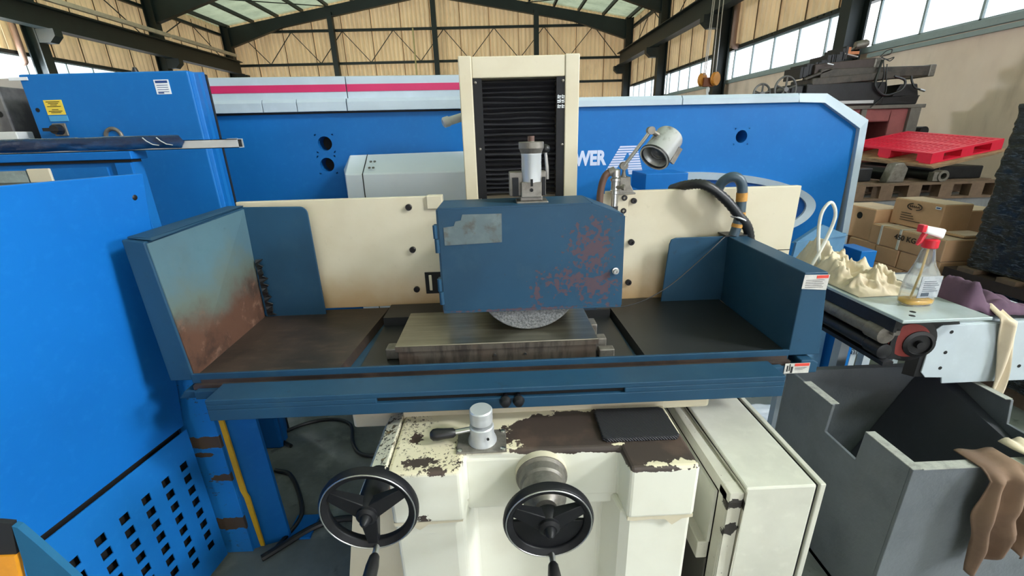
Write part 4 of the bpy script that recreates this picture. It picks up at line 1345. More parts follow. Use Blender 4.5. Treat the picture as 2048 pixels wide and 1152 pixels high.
MB(VX).box(0.0, vl, 0.035, 0.045, 0.03, 0.70).build('vent_dark_plate', M_DARKHOLE, N1)  # added plate that keeps light from showing through the vent holes
m_ = Mat('torn_blue_film_on_post', (30, 128, 214), 0.45)
bands = m_.blobs([((-1.2, 1.5, 0.60), (0.3, 0.2, 0.03)), ((-1.2, 1.5, 0.17), (0.3, 0.2, 0.035)), ((-1.16, 1.5, 0.42), (0.09, 0.2, 0.02)), ((-1.25, 1.5, 0.54), (0.05, 0.2, 0.012)), ((-1.2, 1.5, 0.985), (0.3, 0.2, 0.015))], 30, 0.7, 0.05, 5, 0.05)
m_.over(bands, (86, 70, 58), 0.6)
m_.over(m_.math('MULTIPLY', m_.ramp(m_.noise(30, 6, 0.7, (1, 1, 2.2)), 0.6, 0.62), m_.ramp(m_.noise(5, 2), 0.45, 0.55)), (70, 66, 66), 0.6)
m_.over(m_.math('MULTIPLY', m_.ramp(m_.axis(2), 0.99, 1.02), m_.ramp(m_.noise(22, 5, 0.7, (1, 1, 3)), 0.45, 0.5)), (130, 140, 170), 0.5)
M_FILM = m_.m
MB().box(-1.305, -1.165, 1.50, 1.60, 0, 1.205).build('post', M_FILM, N1, 0.002)
MB().hexa([(-1.165, 1.515, 0), (-1.125, 1.53, 0), (-1.125, 1.6, 0), (-1.165, 1.6, 0)], [(-1.165, 1.515, 0.9), (-1.125, 1.53, 0.9), (-1.125, 1.6, 0.9), (-1.165, 1.6, 0.9)]).build('channel', M_BLUE, N1)
MB().prism([(-1.155, 0.905), (-1.137, 0.905), (-1.127, 0.32), (-1.12, 0.30), (-1.115, 0.02), (-1.132, 0.02), (-1.142, 0.30), (-1.15, 0.34)], 'y', 1.508, 1.516).build('yellow_strip', simple('yellow_strip_paint', (222, 172, 28), 0.5, var=0.3, scale=20), N1)
MB().hexa([(-1.125, 1.53, 0), (-1.025, 1.56, 0), (-1.025, 1.575, 0), (-1.125, 1.545, 0)], [(-1.125, 1.53, 0.88), (-1.045, 1.56, 0.88), (-1.045, 1.575, 0.88), (-1.125, 1.545, 0.88)]).build('gusset_plate', M_BLUE, N1)
MB().box(-1.04, -0.93, 1.55, 1.68, 0, 0.012).build('foot_plate', M_BLUE, N1)

# corner of another machine, bottom left
K1 = thing('parts_bin', 'yellow and black parts bin with a blue edge at the lower left corner', 'bin', (-0.95, 0.58, 0))
M_KBLUE = blue('dull_blue', (34, 92, 128), (26, 78, 116))
MB().prism([(-0.80, 0), (-0.70, 0), (-0.722, 1.07), (-0.756, 1.153), (-0.772, 1.188), (-0.779, 1.192), (-0.798, 1.075)], 'y', 0.545, 0.555).build('edge_plate', M_KBLUE, K1)
MB().prism([(-1.1, 0), (-0.801, 0), (-0.812, 1.07), (-0.797, 1.132), (-1.1, 1.136)], 'y', 0.543, 0.553).build('yellow_panel', simple('orange_yellow_paint', (226, 150, 36), 0.5, var=0.3, scale=12), K1)
MB().prism([(-1.1, 1.136), (-0.796, 1.133), (-0.779, 1.196), (-0.8, 1.2), (-1.1, 1.203)], 'y', 0.546, 0.554).build('black_panel', M_SEAL, K1)

# cables on the floor
for pts, lb in (([(-1.3, 2.2, 0.012), (-1.42, 2.3, 0.012), (-1.3, 2.42, 0.012), (-1.13, 2.45, 0.012), (-1.0, 2.38, 0.012), (-0.93, 2.2, 0.012), (-0.85, 2.1, 0.012), (-0.74, 2.1, 0.012), (-0.55, 2.25, 0.012)], 'black cable looping across the concrete below the table'),
                ([(-1.3, 2.0, 0.012), (-1.2, 1.96, 0.012), (-1.08, 1.8, 0.012), (-1.02, 1.66, 0.012), (-1.06, 1.5, 0.012)], 'short black cable beside the blue gusset plate'),
                ([(-1.1, 1.45, 0.015), (-0.9, 1.62, 0.015), (-0.7, 1.64, 0.015), (-0.5, 1.6, 0.015)], 'thick black cable behind the chipped handwheel')):
    c_ = MB().tube(bez(pts, 60), 0.011 if 'thick' not in lb else 0.015, 8).build('floor_cable', M_BLKHOSE)
    tag(c_, lb, 'cable', 'cables on the floor')


# ------------------------------------------------------------------ dark steel bin and the rag on its rim
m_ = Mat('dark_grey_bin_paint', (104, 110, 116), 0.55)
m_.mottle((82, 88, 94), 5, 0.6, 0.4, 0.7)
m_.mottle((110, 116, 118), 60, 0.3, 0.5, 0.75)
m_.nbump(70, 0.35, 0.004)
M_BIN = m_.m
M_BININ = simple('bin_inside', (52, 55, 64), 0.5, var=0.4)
M_LIP = simple('worn_bin_lip', (168, 170, 164), 0.5, var=0.7, scale=30, dark=(96, 98, 96))
SB = thing('steel_bin', 'dark grey steel bin with a notched side wall on the right', 'bin', (1.65, 1.4, 0))
X0, X1, Y0, Y1, ZT = 1.30, 2.02, 1.075, 1.715, 0.70
MB().prism([(Y0 + 0.0125, 0), (Y1 - 0.0125, 0), (Y1 - 0.0125, ZT), (1.43, ZT), (1.437, 0.568), (1.275, 0.566), (1.268, ZT), (Y0 + 0.0125, ZT)], 'x', X0, X0 + 0.012).build('side_wall', M_BIN, SB, 0.002)
MB().prism([(Y0 + 0.0125, 0), (Y1 - 0.0125, 0), (Y1 - 0.0125, ZT), (1.41, ZT), (1.395, 0.60), (Y0 + 0.0125, 0.60)], 'x', X1 - 0.012, X1).build('side_wall', M_BIN, SB, 0.002)
MB().box(X0, X1, Y0, Y0 + 0.012, 0, ZT).build('front_wall', M_BIN, SB, 0.002)
MB().box(X0, X1, Y1 - 0.012, Y1, 0, ZT).build('back_wall', M_BIN, SB, 0.002)
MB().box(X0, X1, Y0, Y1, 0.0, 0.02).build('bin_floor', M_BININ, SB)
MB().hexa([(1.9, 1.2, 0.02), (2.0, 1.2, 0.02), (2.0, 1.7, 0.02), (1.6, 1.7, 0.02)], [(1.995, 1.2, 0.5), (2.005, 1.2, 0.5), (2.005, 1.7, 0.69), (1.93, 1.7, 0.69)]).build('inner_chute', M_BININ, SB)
for a in ((X0 - 0.004, X0 + 0.03, Y0, 1.262), (X0 - 0.004, X0 + 0.03, 1.434, 1.60)):
    MB().box(*a, ZT, ZT + 0.003).build('rim', M_LIP, SB)
MB().box(X0 + 0.03, X1, Y0 - 0.004, Y0 + 0.03, ZT, ZT + 0.003).build('rim', M_LIP, SB)
MB().box(X0 + 0.1, X1, Y1 - 0.03, Y1, ZT, ZT + 0.003).build('rim', M_BIN, SB)
MB().box(X1 - 0.03, X1, 1.415, Y1, ZT, ZT + 0.003).build('rim', M_LIP, SB)


def fabric(name, rgb, dark):
    m = Mat(name, rgb, 0.9)
    m.mottle(dark, 6, 0.6, 0.4, 0.7)
    m.nbump(220, 0.2, 0.001)
    return m.m


M_RAGB = fabric('brown_rag', (122, 98, 80), (88, 68, 56))
M_RAGC = fabric('beige_cloth', (214, 200, 176), (176, 158, 132))
M_RAGP = fabric('plum_cloth', (92, 68, 88), (60, 42, 62))


def cloth(name, fn, nu, nv, m, label, th=0.004):
    o = MB().grid(fn, nu, nv).build(name, m, None, solid=th)
    tag(o, label, 'cloth')
    return o


def brown(u, v):
    # v: 0 inside the bin, 0.15 over the rim, then hanging down outside
    s = v * 0.62
    fold = 0.016 * math.sin(u * 15 + v * 3) * min(1, v * 3) + 0.01 * mnoise.noise(Vector((u * 4, v * 5, 1)))
    x = 1.50 + 0.135 * u * (1 + 0.3 * v) + 0.03 * v + 0.02 * mnoise.noise(Vector((u * 2, v * 3, 7)))
    if s < 0.09:
        return (x, 1.145 - s + 0.0, 0.708 + 0.004 * math.sin(u * 9))
    t = min(1.0, (s - 0.09) / 0.03)
    low = (0.36 + 0.05 * math.sin(u * 5 + 1)) * ((s - 0.09) / 0.53)
    return (x + 0.015 * (1 - u) * v, 1.055 - 0.03 * t + fold, 0.706 - low)


cloth('rag', brown, 28, 30, M_RAGB, 'brown rag hanging over the front rim of the dark steel bin')


def beige2(u, v):
    x = 1.68 + 0.25 * u
    s = v * 0.34
    f = 0.014 * math.sin(u * 17 + v * 4) + 0.008 * mnoise.noise(Vector((u * 6, v * 4, 2)))
    if s < 0.13:
        return (x, 1.17 - s, 0.714 + abs(f))
    d = (s - 0.13) * (0.6 + 0.4 * math.sin(u * 7 + 2))
    return (x, 1.03 + f, 0.712 - d)


cloth('rag', beige2, 24, 16, M_RAGC, 'pale rag on the bin rim at the right edge of the photo')

# ------------------------------------------------------------------ roller conveyor on the right
M_DKMETAL = simple('oily_black_metal', (40, 41, 44), 0.38, 0.3, var=0.7, scale=14, dark=(16, 16, 18))
M_ALUP = simple('scuffed_plate', (188, 202, 204), 0.32, 0.35, var=0.3, scale=8)
M_PLATE = simple('pale_grey_sheet', (188, 200, 208), 0.42, var=0.25, scale=3)
GX = Matrix.Translation((0.004, 0.003, 0.229)) @ Matrix.Scale(0.868, 4)
CV = thing('roller_conveyor', 'roller conveyor with pale grey end plate and black rollers on the right', 'conveyor', (2.0, 2.2, 0))
MB().box(1.72, 2.12, 1.655, 2.56, 0.934, 0.95).build('top_plate', M_ALUP, CV, 0.003)
for y in (1.70, 1.74):
    MB().lathe([(0.012, 0), (0.012, 0.001)], (1.80 + (y - 1.7), y, 0.95), n=12).build('hole', M_DARKHOLE, CV)
MB().box(1.735, 1.75, 1.70, 2.56, 0.87, 0.934).build('side_rail', M_DKMETAL, CV)
for z, r, x in ((0.835, 0.042, 1.752), (0.752, 0.036, 1.765)):
    MB().lathe([(r * 0.6, 0), (r, 0.004), (r, 0.09), (r * 0.8, 0.1), (r * 0.8, 0.8), (r * 0.6, 0.8)], (x, 1.74, z), (0, 1, 0), 20).build('roller', M_GREYM if z > 0.8 else M_DKMETAL, CV)
MB().box(1.76, 1.79, 1.72, 2.56, 0.845, 0.868).build('chain_guide', M_GREYM, CV)
MB().box(1.75, 1.80, 1.72, 2.56, 0.69, 0.71).box(1.80, 2.1, 1.76, 2.56, 0.70, 0.93).build('frame', M_DKMETAL, CV)
dk = MB().lathe([(0.108, 0), (0.112, 0.006), (0.112, 0.05), (0.09, 0.055), (0.03, 0.055)], (1.895, 1.81, 0.80), (-0.2, -1, 0), 36).build('end_disc', M_BLACK, CV)
m_ = simple('red_rubber', (132, 46, 40), 0.6, var=0.4, scale=20)
MB().lathe([(0.05, 0.055), (0.084, 0.056), (0.084, 0.06), (0.05, 0.062)], (1.89, 1.81, 0.80), (-0.2, -1, 0), 36).build('red_ring', m_, dk)
MB().lathe([(0.066, 0.05), (0.066, 0.075), (0.05, 0.08), (0.048, 0.07), (0.02, 0.07), (0.018, 0.09), (0, 0.09)], (1.93, 1.81, 0.785), (-0.2, -1, 0), 28).build('hub', M_BLACK, dk)
MB().prism([(1.981, 0.844), (2.013, 0.871), (2.62, 0.874), (2.62, 0.56), (2.104, 0.561), (2.094, 0.594), (2.012, 0.598), (1.984, 0.627)], 'y', 1.75, 1.757).box(2.02, 2.62, 1.757, 2.3, 0.868, 0.875).build('end_plate', M_PLATE, CV, 0.002)
for x, z in ((2.066, 0.836), (2.07, 0.647), (2.07, 0.73), (2.46, 0.64)):
    MB().lathe([(0.009, 0), (0.009, 0.001)], (x, 1.75, z), (0, -1, 0), 12).build('hole', M_DARKHOLE, CV)
MB().box(1.85, 2.05, 1.758, 1.87, 0.80, 0.905).prism([(1.96, 1.757), (2.10, 1.757), (2.06, 1.80), (1.93, 1.79)], 'z', 0.60, 0.878).build('plate_bracket', M_BLACK, CV)
MB().box(2.13, 2.34, 2.0, 2.3, 0.875, 0.945).build('motor_box', simple('slate_box', (66, 76, 88), 0.5), CV, 0.004)
for x in (1.87, 2.4):
    for y in (2.1, 2.5):
        MB().box(x - 0.025, x + 0.025, y - 0.025, y + 0.025, -0.266, 0.70).build('leg', M_PLATE, CV)
MB().box(1.80, 2.45, 2.4, 2.42, 0.60, 0.70).build('cross_plate', M_DKMETAL, CV)
MB().box(2.15, 2.3, 2.02, 2.25, 0.945, 0.952).build('loose_label', M_STICK, CV)

# spray bottle
bt_ = thing('spray_bottle', 'clear spray bottle with red trigger and a little yellow liquid on the conveyor', 'bottle', (1.93, 1.83, 0.951))
m_ = Mat('clear_plastic', (236, 240, 244), 0.12)
m_.b.inputs['Transmission Weight'].default_value = 0.85
m_.b.inputs['IOR'].default_value = 1.15
m_.b.inputs['Alpha'].default_value = 0.62
M_CLEAR = m_.m


def oval(prof, c, sx, sy, n=28):
    b = MB()
    vs, fs = [], []
    for (r, h, ox) in prof:
        for k in range(n):
            a = 2 * math.pi * k / n
            ex = 0.62
            cx, sy_ = math.cos(a), math.sin(a)
            cx, sy_ = math.copysign(abs(cx) ** ex, cx), math.copysign(abs(sy_) ** ex, sy_)
            vs.append((c[0] + ox + r * sx * cx, c[1] + r * sy * sy_, c[2] + h))
    m = len(prof)
    for i in range(m - 1):
        for k in range(n):
            fs.append((i * n + k, i * n + (k + 1) % n, (i + 1) * n + (k + 1) % n, (i + 1) * n + k))
    fs.append(tuple(range(n))[::-1])
    fs.append(tuple((m - 1) * n + k for k in range(n)))
    b.add(vs, fs, True)
    return b


bc = (1.93, 1.83, 0.951)
oval([(0.060, 0.0, 0), (0.068, 0.008, 0), (0.070, 0.03, 0), (0.069, 0.10, 0.002), (0.066, 0.135, 0.004), (0.056, 0.16, 0.002), (0.044, 0.185, -0.004), (0.035, 0.215, -0.007), (0.029, 0.25, -0.009), (0.024, 0.275, -0.01)], bc, 1.0, 0.6).build('bottle_body', M_CLEAR, bt_)
oval([(0.056, 0.006, 0), (0.064, 0.012, 0), (0.065, 0.026, 0)], bc, 1.0, 0.58).build('liquid', simple('amber_liquid', (224, 170, 40), 0.1), bt_)
lbm = Mat('bottle_label', (176, 180, 186), 0.45)
lbm.mottle((120, 128, 140), 26, 0.7, 0.4, 0.65)
lb_ = MB().box(1.885, 1.98, 1.784, 1.787, 0.998, 1.10).build('label', lbm.m, bt_, 0.0)
for i in range(6):
    MB().box(1.90, 1.97 - 0.008 * (i % 3), 1.7825, 1.784, 1.03 + i * 0.009, 1.032 + i * 0.009).build('label_line', simple('label_ink', (70, 80, 92), 0.5) if i == 0 else bpy.data.materials['label_ink'], lb_)
MB().box(1.90, 1.935, 1.7825, 1.784, 1.006, 1.022).build('label_code', bpy.data.materials['label_ink'], lb_)
MB().tube([(1.918, 1.83, 1.23), (1.915, 1.83, 1.1), (1.90, 1.83, 0.97)], 0.004, 8).build('dip_tube', simple('yellowed_tube', (214, 176, 96), 0.4), bt_)
M_SPR = simple('red_plastic', (206, 34, 52), 0.35, var=0.2)
MB().lathe([(0.027, 0), (0.030, 0.003), (0.030, 0.036), (0.022, 0.04)], (1.92, 1.83, 1.222), n=24).build('collar', M_SPR, bt_)
m_ = Mat('milky_plastic', (226, 224, 226), 0.25)
MB().hexa([(1.868, 1.812, 1.292), (1.955, 1.808, 1.262), (1.955, 1.852, 1.262), (1.868, 1.848, 1.292)], [(1.868, 1.815, 1.325), (1.962, 1.81, 1.306), (1.962, 1.85, 1.306), (1.868, 1.845, 1.325)]).build('spray_head', m_.m, bt_, 0.008, 3)
MB().box(1.852, 1.872, 1.815, 1.845, 1.295, 1.328).build('nozzle', M_SPR, bt_, 0.003)
MB().tube([(1.888, 1.83, 1.297), (1.876, 1.83, 1.275), (1.868, 1.83, 1.25), (1.858, 1.83, 1.236)], [0.012, 0.011, 0.01, 0.006], 10).build('trigger', M_SPR, bt_)

# cloths on the conveyor


def heap(u, v):
    x = 1.745 + 0.30 * u
    y = 1.93 + 0.6 * v
    e = min(1, min(u, 1 - u) * 5) * min(1, min(v, 1 - v) * 6)
    r1 = 1 - abs(mnoise.noise(Vector((x * 9, y * 5, 3.1)))) * 2
    r2 = 1 - abs(mnoise.noise(Vector((x * 17 + y * 6, y * 13, 1.7)))) * 2
    peak = 0.10 * math.exp(-((x - 1.84) / 0.06) ** 2 - ((y - 2.40) / 0.1) ** 2)
    r3 = 1 - abs(mnoise.noise(Vector((x * 30 - y * 9, y * 24, 6.7)))) * 2
    h = e * (0.02 + 0.05 * max(0, r1) ** 2 + 0.045 * max(0, r2) ** 2 + 0.018 * max(0, r3) + peak)
    return (x + 0.03 * mnoise.noise(Vector((x * 8, y * 8, 9))) * e, y, 0.953 + h)


cloth('cloth', heap, 70, 110, M_RAGC, 'crumpled beige cloth heaped on the conveyor plate left of the spray bottle')


def plum(u, v):
    x = 2.09 + 0.45 * u
    y = 1.77 + 0.2 * v
    pk = 0.15 * math.exp(-((u - 0.18) / 0.13) ** 2) + 0.07 * math.exp(-((u - 0.55) / 0.3) ** 2)
    e = min(1, min(u, 1 - u) * 9) * min(1, min(v + 0.06, 1 - v) * 5)
    f = 0.02 * abs(mnoise.noise(Vector((u * 6, v * 3, 5)))) * 2
    return (x, y, 0.879 + e * (pk + f))


cloth('cloth', plum, 40, 24, M_RAGP, 'plum coloured cloth bunched on the grey conveyor end plate')


def strip(u, v):
    if v < 0.15:
        t = v / 0.15
        return (2.25 + 0.06 * u + 0.01 * t, 1.80 - 0.072 * t, 0.94 - 0.045 * t + 0.01 * math.sin(u * 6))
    t = (v - 0.15) / 0.85
    w = 0.085 - 0.03 * t
    cx = 2.30 + 0.06 * math.sin(t * 2.2) * 1.0
    end = 0.03 * math.sin(u * 8) * t
    return (cx + w * (u - 0.5), 1.728 + 0.012 * math.sin(u * 7 + t * 5), 0.892 - 0.43 * t - end)


cloth('cloth', strip, 14, 30, M_RAGC, 'narrow beige cloth strip hanging down the grey end plate')
c_ = MB().tube(bez([(1.755, 2.3, 1.0), (1.80, 2.3, 1.13), (1.83, 2.3, 1.28), (1.79, 2.3, 1.358), (1.75, 2.3, 1.30), (1.76, 2.3, 1.17), (1.81, 2.31, 1.0)], 50), 0.009, 10).build('strap_loop', simple('white_strap', (224, 224, 216), 0.5))
tag(c_, 'white looped strap standing up from the beige cloth heap', 'strap')
GX = None

# plates, step and sheet beside the conveyor
c_ = MB().hexa([(1.80, 2.62, 0.0), (2.25, 2.66, 0.0), (2.25, 2.68, 0.0), (1.80, 2.64, 0.0)], [(1.86, 2.60, 1.06), (2.2, 2.64, 1.10), (2.2, 2.66, 1.10), (1.86, 2.62, 1.06)]).prism([(1.86, 1.05), (2.2, 1.09), (2.02, 1.165)], 'y', 2.62, 2.65).build('gusset', simple('pale_blue_plate', (96, 140, 176), 0.4, var=0.4), None)
tag(c_, 'pale blue peaked metal plate standing behind the conveyor', 'plate')
c_ = MB().box(2.26, 2.36, 2.56, 2.75, 0.0, 1.0).build('blue_box', M_BLUE, None, 0.004)
tag(c_, 'small blue box end between cloth heap and cardboard cartons', 'box')
ST = thing('step_platform', 'low step with ribbed metal tread under the conveyor', 'step', (2.5, 2.85, 0))
m_ = Mat('ribbed_tread', (176, 186, 196), 0.35, 0.5)
wv = m_.node('ShaderNodeTexWave', wave_type='BANDS', bands_direction='X')
wv.inputs['Scale'].default_value = 18
m_.link(m_.tc.outputs['Object'], wv.inputs['Vector'])
m_.over(m_.ramp(wv.outputs[1], 0.3, 0.5), (90, 98, 108))
m_.bump(wv.outputs[1], 0.6, 0.006)
MB().box(2.37, 2.74, 2.56, 3.04, 0.27, 0.30).build('tread', m_.m, ST, 0.004)
for x, y in ((2.4, 2.6), (2.71, 2.6), (2.4, 3.0), (2.71, 3.0)):
    MB().box(x - 0.02, x + 0.02, y - 0.02, y + 0.02, 0, 0.27).build('leg', M_PLATE, ST)


def tarp(u, v):
    return (1.45 + 0.7 * u, 2.2 + 0.2 * v, 0.01 + 0.03 * abs(mnoise.noise(Vector((u * 5, v * 5, 8)))))


c_ = cloth('tarp', tarp, 24, 24, simple('white_tarp', (220, 226, 232), 0.4), 'white plastic sheet lying on the floor behind the electrical cabinet')

# ------------------------------------------------------------------ cartons
m_ = Mat('cardboard', (212, 170, 134), 0.8)
m_.mottle((188, 146, 110), 2.5, 0.6, 0.35, 0.75)
m_.mottle((190, 156, 120), 9, 0.4, 0.5, 0.75)
M_CARD = m_.m
M_CARDD = simple('carton_print', (66, 54, 46), 0.8)
M_CARDL = simple('carton_edge', (214, 190, 168), 0.8)
M_STRAP = simple('white_strapping', (222, 220, 216), 0.5)


def carton(label, x0, x1, y0, y1, z0, z1, strap=()):
    t = thing('carton', label, 'box', ((x0 + x1) / 2, (y0 + y1) / 2, z0), 'cartons stacked beside the wrapped load')
    j = 0.006
    random.seed(int(x0 * 100 + y0 * 37 + z0 * 11))
    rj = [random.uniform(-j, j) for _ in range(8)]
    MB().hexa([(x0, y0 + 0.002, z0), (x1, y0 + 0.002, z0), (x1, y1 - 0.002, z0), (x0, y1 - 0.002, z0)],
              [(x0 + rj[0], y0 + 0.003, z1 - 0.003), (x1 - 0.002, y0 + 0.003, z1 - 0.003), (x1 - 0.002, y1 - 0.003, z1 - 0.004), (x0 + rj[1], y1 - 0.003, z1 - 0.004)]).build('carton_body', M_CARD, t, 0.006, 2)
    MB().box(x0 + 0.012, x1 - 0.004, y0 + 0.008, (y0 + y1) / 2 - 0.004, z1 - 0.003, z1).build('flap', M_CARDL, t)
    MB().box(x0 + 0.012, x1 - 0.004, (y0 + y1) / 2 + 0.004, y1 - 0.008, z1 - 0.003, z1 - 0.001).build('flap', M_CARDL, t)
    for y in strap:
        MB().box(x0 - 0.008, x0 - 0.002, y - 0.009, y + 0.009, z0, z1 + 0.002).box(x0 - 0.008, x1, y - 0.009, y + 0.009, z1, z1 + 0.003).build('strap', M_STRAP, t)
    return t


def sideface(x, y, z):
    """frame on a face looking towards -x: text runs towards -y"""
    return frame((x, y, z), (0, -1, 0), (0, 0, 1))


A = carton('carton with round printed mark on top of the cardboard stack', 3.33, 3.56, 3.145, 3.575, 0.953, 1.165)
f0 = 3.3235
for a0, a1 in ((20, 160), (200, 340)):
    pts = [(f0, 3.375 - 0.062 * math.cos(math.radians(a)), 1.115 + 0.026 * math.sin(math.radians(a))) for a in range(a0 + 90, a1 + 91, 10)]
    MB().tube(pts, 0.0045, 6).build('logo_arc', M_CARDD, A)

MB().tube([(f0, 3.42 - 0.006 * i, 1.115 + 0.008 * math.sin(i * 2.1) * (1 if i % 3 else 0.4)) for i in range(16)], 0.0025, 5).build('logo_scribble', M_CARDD, A)
for i, wl in enumerate((0.09, 0.11, 0.12, 0.18)):
    MB().box(f0, f0 + 0.002, 3.53 - wl - 0.05, 3.53 - 0.05, 1.055 - i * 0.019, 1.06 - i * 0.019).build('print_line', M_CARDD, A)
lb_ = MB().box(f0 - 0.001, f0 + 0.003, 3.16, 3.205, 1.125, 1.145).build('shipping_label', M_WHITE, A)
MB().box(f0 - 0.002, f0, 3.168, 3.197, 1.131, 1.139).build('label_field', M_DBLUE, lb_)
Bc = carton('strapped carton marked 450 KG below the topmost carton', 3.2, 3.56, 2.935, 3.59, 0.787, 0.948, (3.48, 3.30))
fit_text('450 KG', 'weight_text', M_CARDD, Bc, sideface(3.192, 3.345, 0.868), 0.19, 0.042, 0.0, 0.02)
Cc = carton('carton with oval hand hole left of the topmost carton', 3.22, 3.5, 3.595, 3.99, 0.787, 1.06)
MB().lathe([(0.03, 0), (0.03, 0.003)], (3.219, 3.76, 0.985), (-1, 0, 0), 16).build('hand_hole', M_DARKHOLE, Cc)
carton('carton peeking out between topmost carton and black wrapped load', 3.57, 3.9, 3.22, 3.6, 0.787, 1.10)
carton('flattened carton lying on the carton marked 450 KG', 3.34, 3.55, 2.95, 3.13, 0.953, 0.972)
rows = [('carton under the 450 KG carton, nearest the wrapped load', 2.935, 3.272), ('middle carton of the row under the 450 KG carton', 3.276, 3.497), ('carton under the hand hole carton, upper row', 3.501, 3.80)]
for lb, a, c in rows:
    carton(lb, 3.2, 3.55, a, c, 0.645, 0.785)
for lb, a, c in (('carton in the lower row behind the spray bottle', 2.935, 3.2), ('carton in the lower row left of the spray bottle', 3.204, 3.49), ('carton at the left end of the lower row', 3.494, 3.8)):
    carton(lb, 3.2, 3.55, a, c, 0.50, 0.643)
carton('wide flat carton behind the hand hole carton', 3.25, 3.7, 4.0, 4.4, 0.5, 0.99)
PB = thing('pallet_base', 'dark pallet base carrying the cardboard cartons', 'pallet', (3.4, 3.6, 0))
MB().box(3.18, 3.95, 2.9, 4.42, 0.1, 0.499).build('load', M_DKMETAL, PB)
for x in (3.2, 3.5, 3.8):
    MB().box(x, x + 0.1, 2.9, 4.42, 0, 0.1).build('runner', simple('pallet_wood', (118, 96, 78), 0.8, var=0.8, scale=9) if 'pallet_wood' not in bpy.data.materials else bpy.data.materials['pallet_wood'], PB)
M_WOOD = bpy.data.materials['pallet_wood']

# ------------------------------------------------------------------ load wrapped in black stretch film
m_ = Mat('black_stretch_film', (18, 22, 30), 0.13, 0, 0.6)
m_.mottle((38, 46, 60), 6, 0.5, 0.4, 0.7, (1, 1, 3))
m_.over(m_.ramp(m_.noise(26, 6, 0.7, (0.7, 0.7, 4.0), 1.0), 0.52, 0.62, 0, 0.8), (120, 132, 146), 0.25)  # whitish stretch streaks, painted to stand in for highlights on the film
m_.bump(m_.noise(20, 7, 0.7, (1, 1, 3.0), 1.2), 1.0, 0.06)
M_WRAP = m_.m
WP = thing('wrapped_load', 'tall pallet load wrapped in shiny black stretch film at the right edge', 'pallet load', (3.8, 2.4, 0))


def wrapbox(x0, x1, y0, y1, z0, z1, name):
    bm = bmesh.new()
    bmesh.ops.create_cube(bm, size=1)
    bmesh.ops.subdivide_edges(bm, edges=bm.edges[:], cuts=64, use_grid_fill=True)
    for v in bm.verts:
        p = Vector((x0 + (v.co.x + 0.5) * (x1 - x0), y0 + (v.co.y + 0.5) * (y1 - y0), z0 + (v.co.z + 0.5) * (z1 - z0)))
        n = mnoise.noise(Vector((p.x * 9, p.y * 9, p.z * 42))) * 0.012 + mnoise.noise(Vector((p.x * 22, p.y * 22, p.z * 60))) * 0.005 + mnoise.noise(Vector((p.x * 3, p.y * 3, p.z * 6))) * 0.012
        d = v.co.normalized()
        v.co = p + Vector((d.x, d.y, d.z * 0.4)) * n
    me = bpy.data.meshes.new(name)
    bm.to_mesh(me)
    bm.free()
    me.shade_smooth()
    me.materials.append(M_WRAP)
    o = bpy.data.objects.new(name, me)
    COL.objects.link(o)
    return put(o, WP)


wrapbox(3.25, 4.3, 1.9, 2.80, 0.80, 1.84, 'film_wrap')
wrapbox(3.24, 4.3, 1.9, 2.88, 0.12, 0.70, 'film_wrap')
for a in (1.95, 2.2, 2.45, 2.7):
    MB().box(3.2, 4.3, a, a + 0.11, 0.765, 0.795).build('deck_board', M_WOOD, WP)
MB().box(3.2, 4.3, 1.9, 2.9, 0.70, 0.766).build('pallet_frame', simple('dark_pallet', (60, 46, 40), 0.7, var=0.6, scale=12), WP)
for x in (3.3, 3.75, 4.15):
    MB().box(x, x + 0.1, 1.95, 2.85, 0, 0.12).build('skid', M_WOOD, WP)

# ------------------------------------------------------------------ pallet stack at the back right
CR = thing('steel_crate', 'grey metal crate under the wooden pallet', 'crate', (4.4, 4.9, 0))
MB().box(3.72, 5.3, 4.5, 5.45, 0.1, 0.985).build('crate_body', simple('dull_grey_metal', (150, 154, 158), 0.45, 0.4, var=0.6, scale=6), CR, 0.004)
for x in (3.8, 4.4, 5.1):
    MB().box(x, x + 0.12, 4.5, 5.45, 0, 0.1).build('foot', M_WOOD, CR)
WPAL = thing('wooden_pallet', 'weathered wooden pallet on the grey crate below the red pallet', 'pallet', (4.5, 5.0, 0.987))
bd = MB().box(0, 1.72, 0, 0.1, 0, 0.022).mesh('board')
for y in (4.47, 4.68, 4.92, 5.16, 5.36):
    inst(bd, 'deck_board', M_WOOD, WPAL, (3.66, y, 1.135))
    if y in (4.47, 4.92, 5.36):
        inst(bd, 'bottom_board', M_WOOD, WPAL, (3.66, y, 0.987))
bk = MB().box(0, 0.14, 0, 0.1, 0, 0.126).mesh('block')
for x in (3.68, 3.98, 4.28, 4.62, 4.95, 5.2):
    for y in (4.47, 4.92, 5.36):
        inst(bk, 'block', M_WOOD, WPAL, (x, y, 1.009))
SH1 = thing('roller_shaft', 'dark roller with hollow flanged end lying on the wooden pallet', 'roller', (4.66, 5.0, 1.157))
MB().cyl((4.66, 4.62, 1.215), (4.66, 5.22, 1.215), 0.055, 20).build('roller', M_DKMETAL, SH1)
MB().lathe([(0.032, 0), (0.032, 0.09), (0.058, 0.09), (0.058, 0.0), (0.032, 0)], (4.66, 4.60, 1.215), (0, -1, 0), 24, False).box(4.56, 4.63, 4.52, 4.58, 1.165, 1.255).build('flange', M_GREYM, SH1)
MB().lathe([(0.033, 0), (0.033, 0.005)], (4.66, 4.56, 1.215), (0, -1, 0), 20).build('bore', M_DARKHOLE, SH1)
SH2 = thing('bearing_block', 'grey bearing block with a black shaft on the wooden pallet', 'bearing', (4.2, 4.8, 1.157))
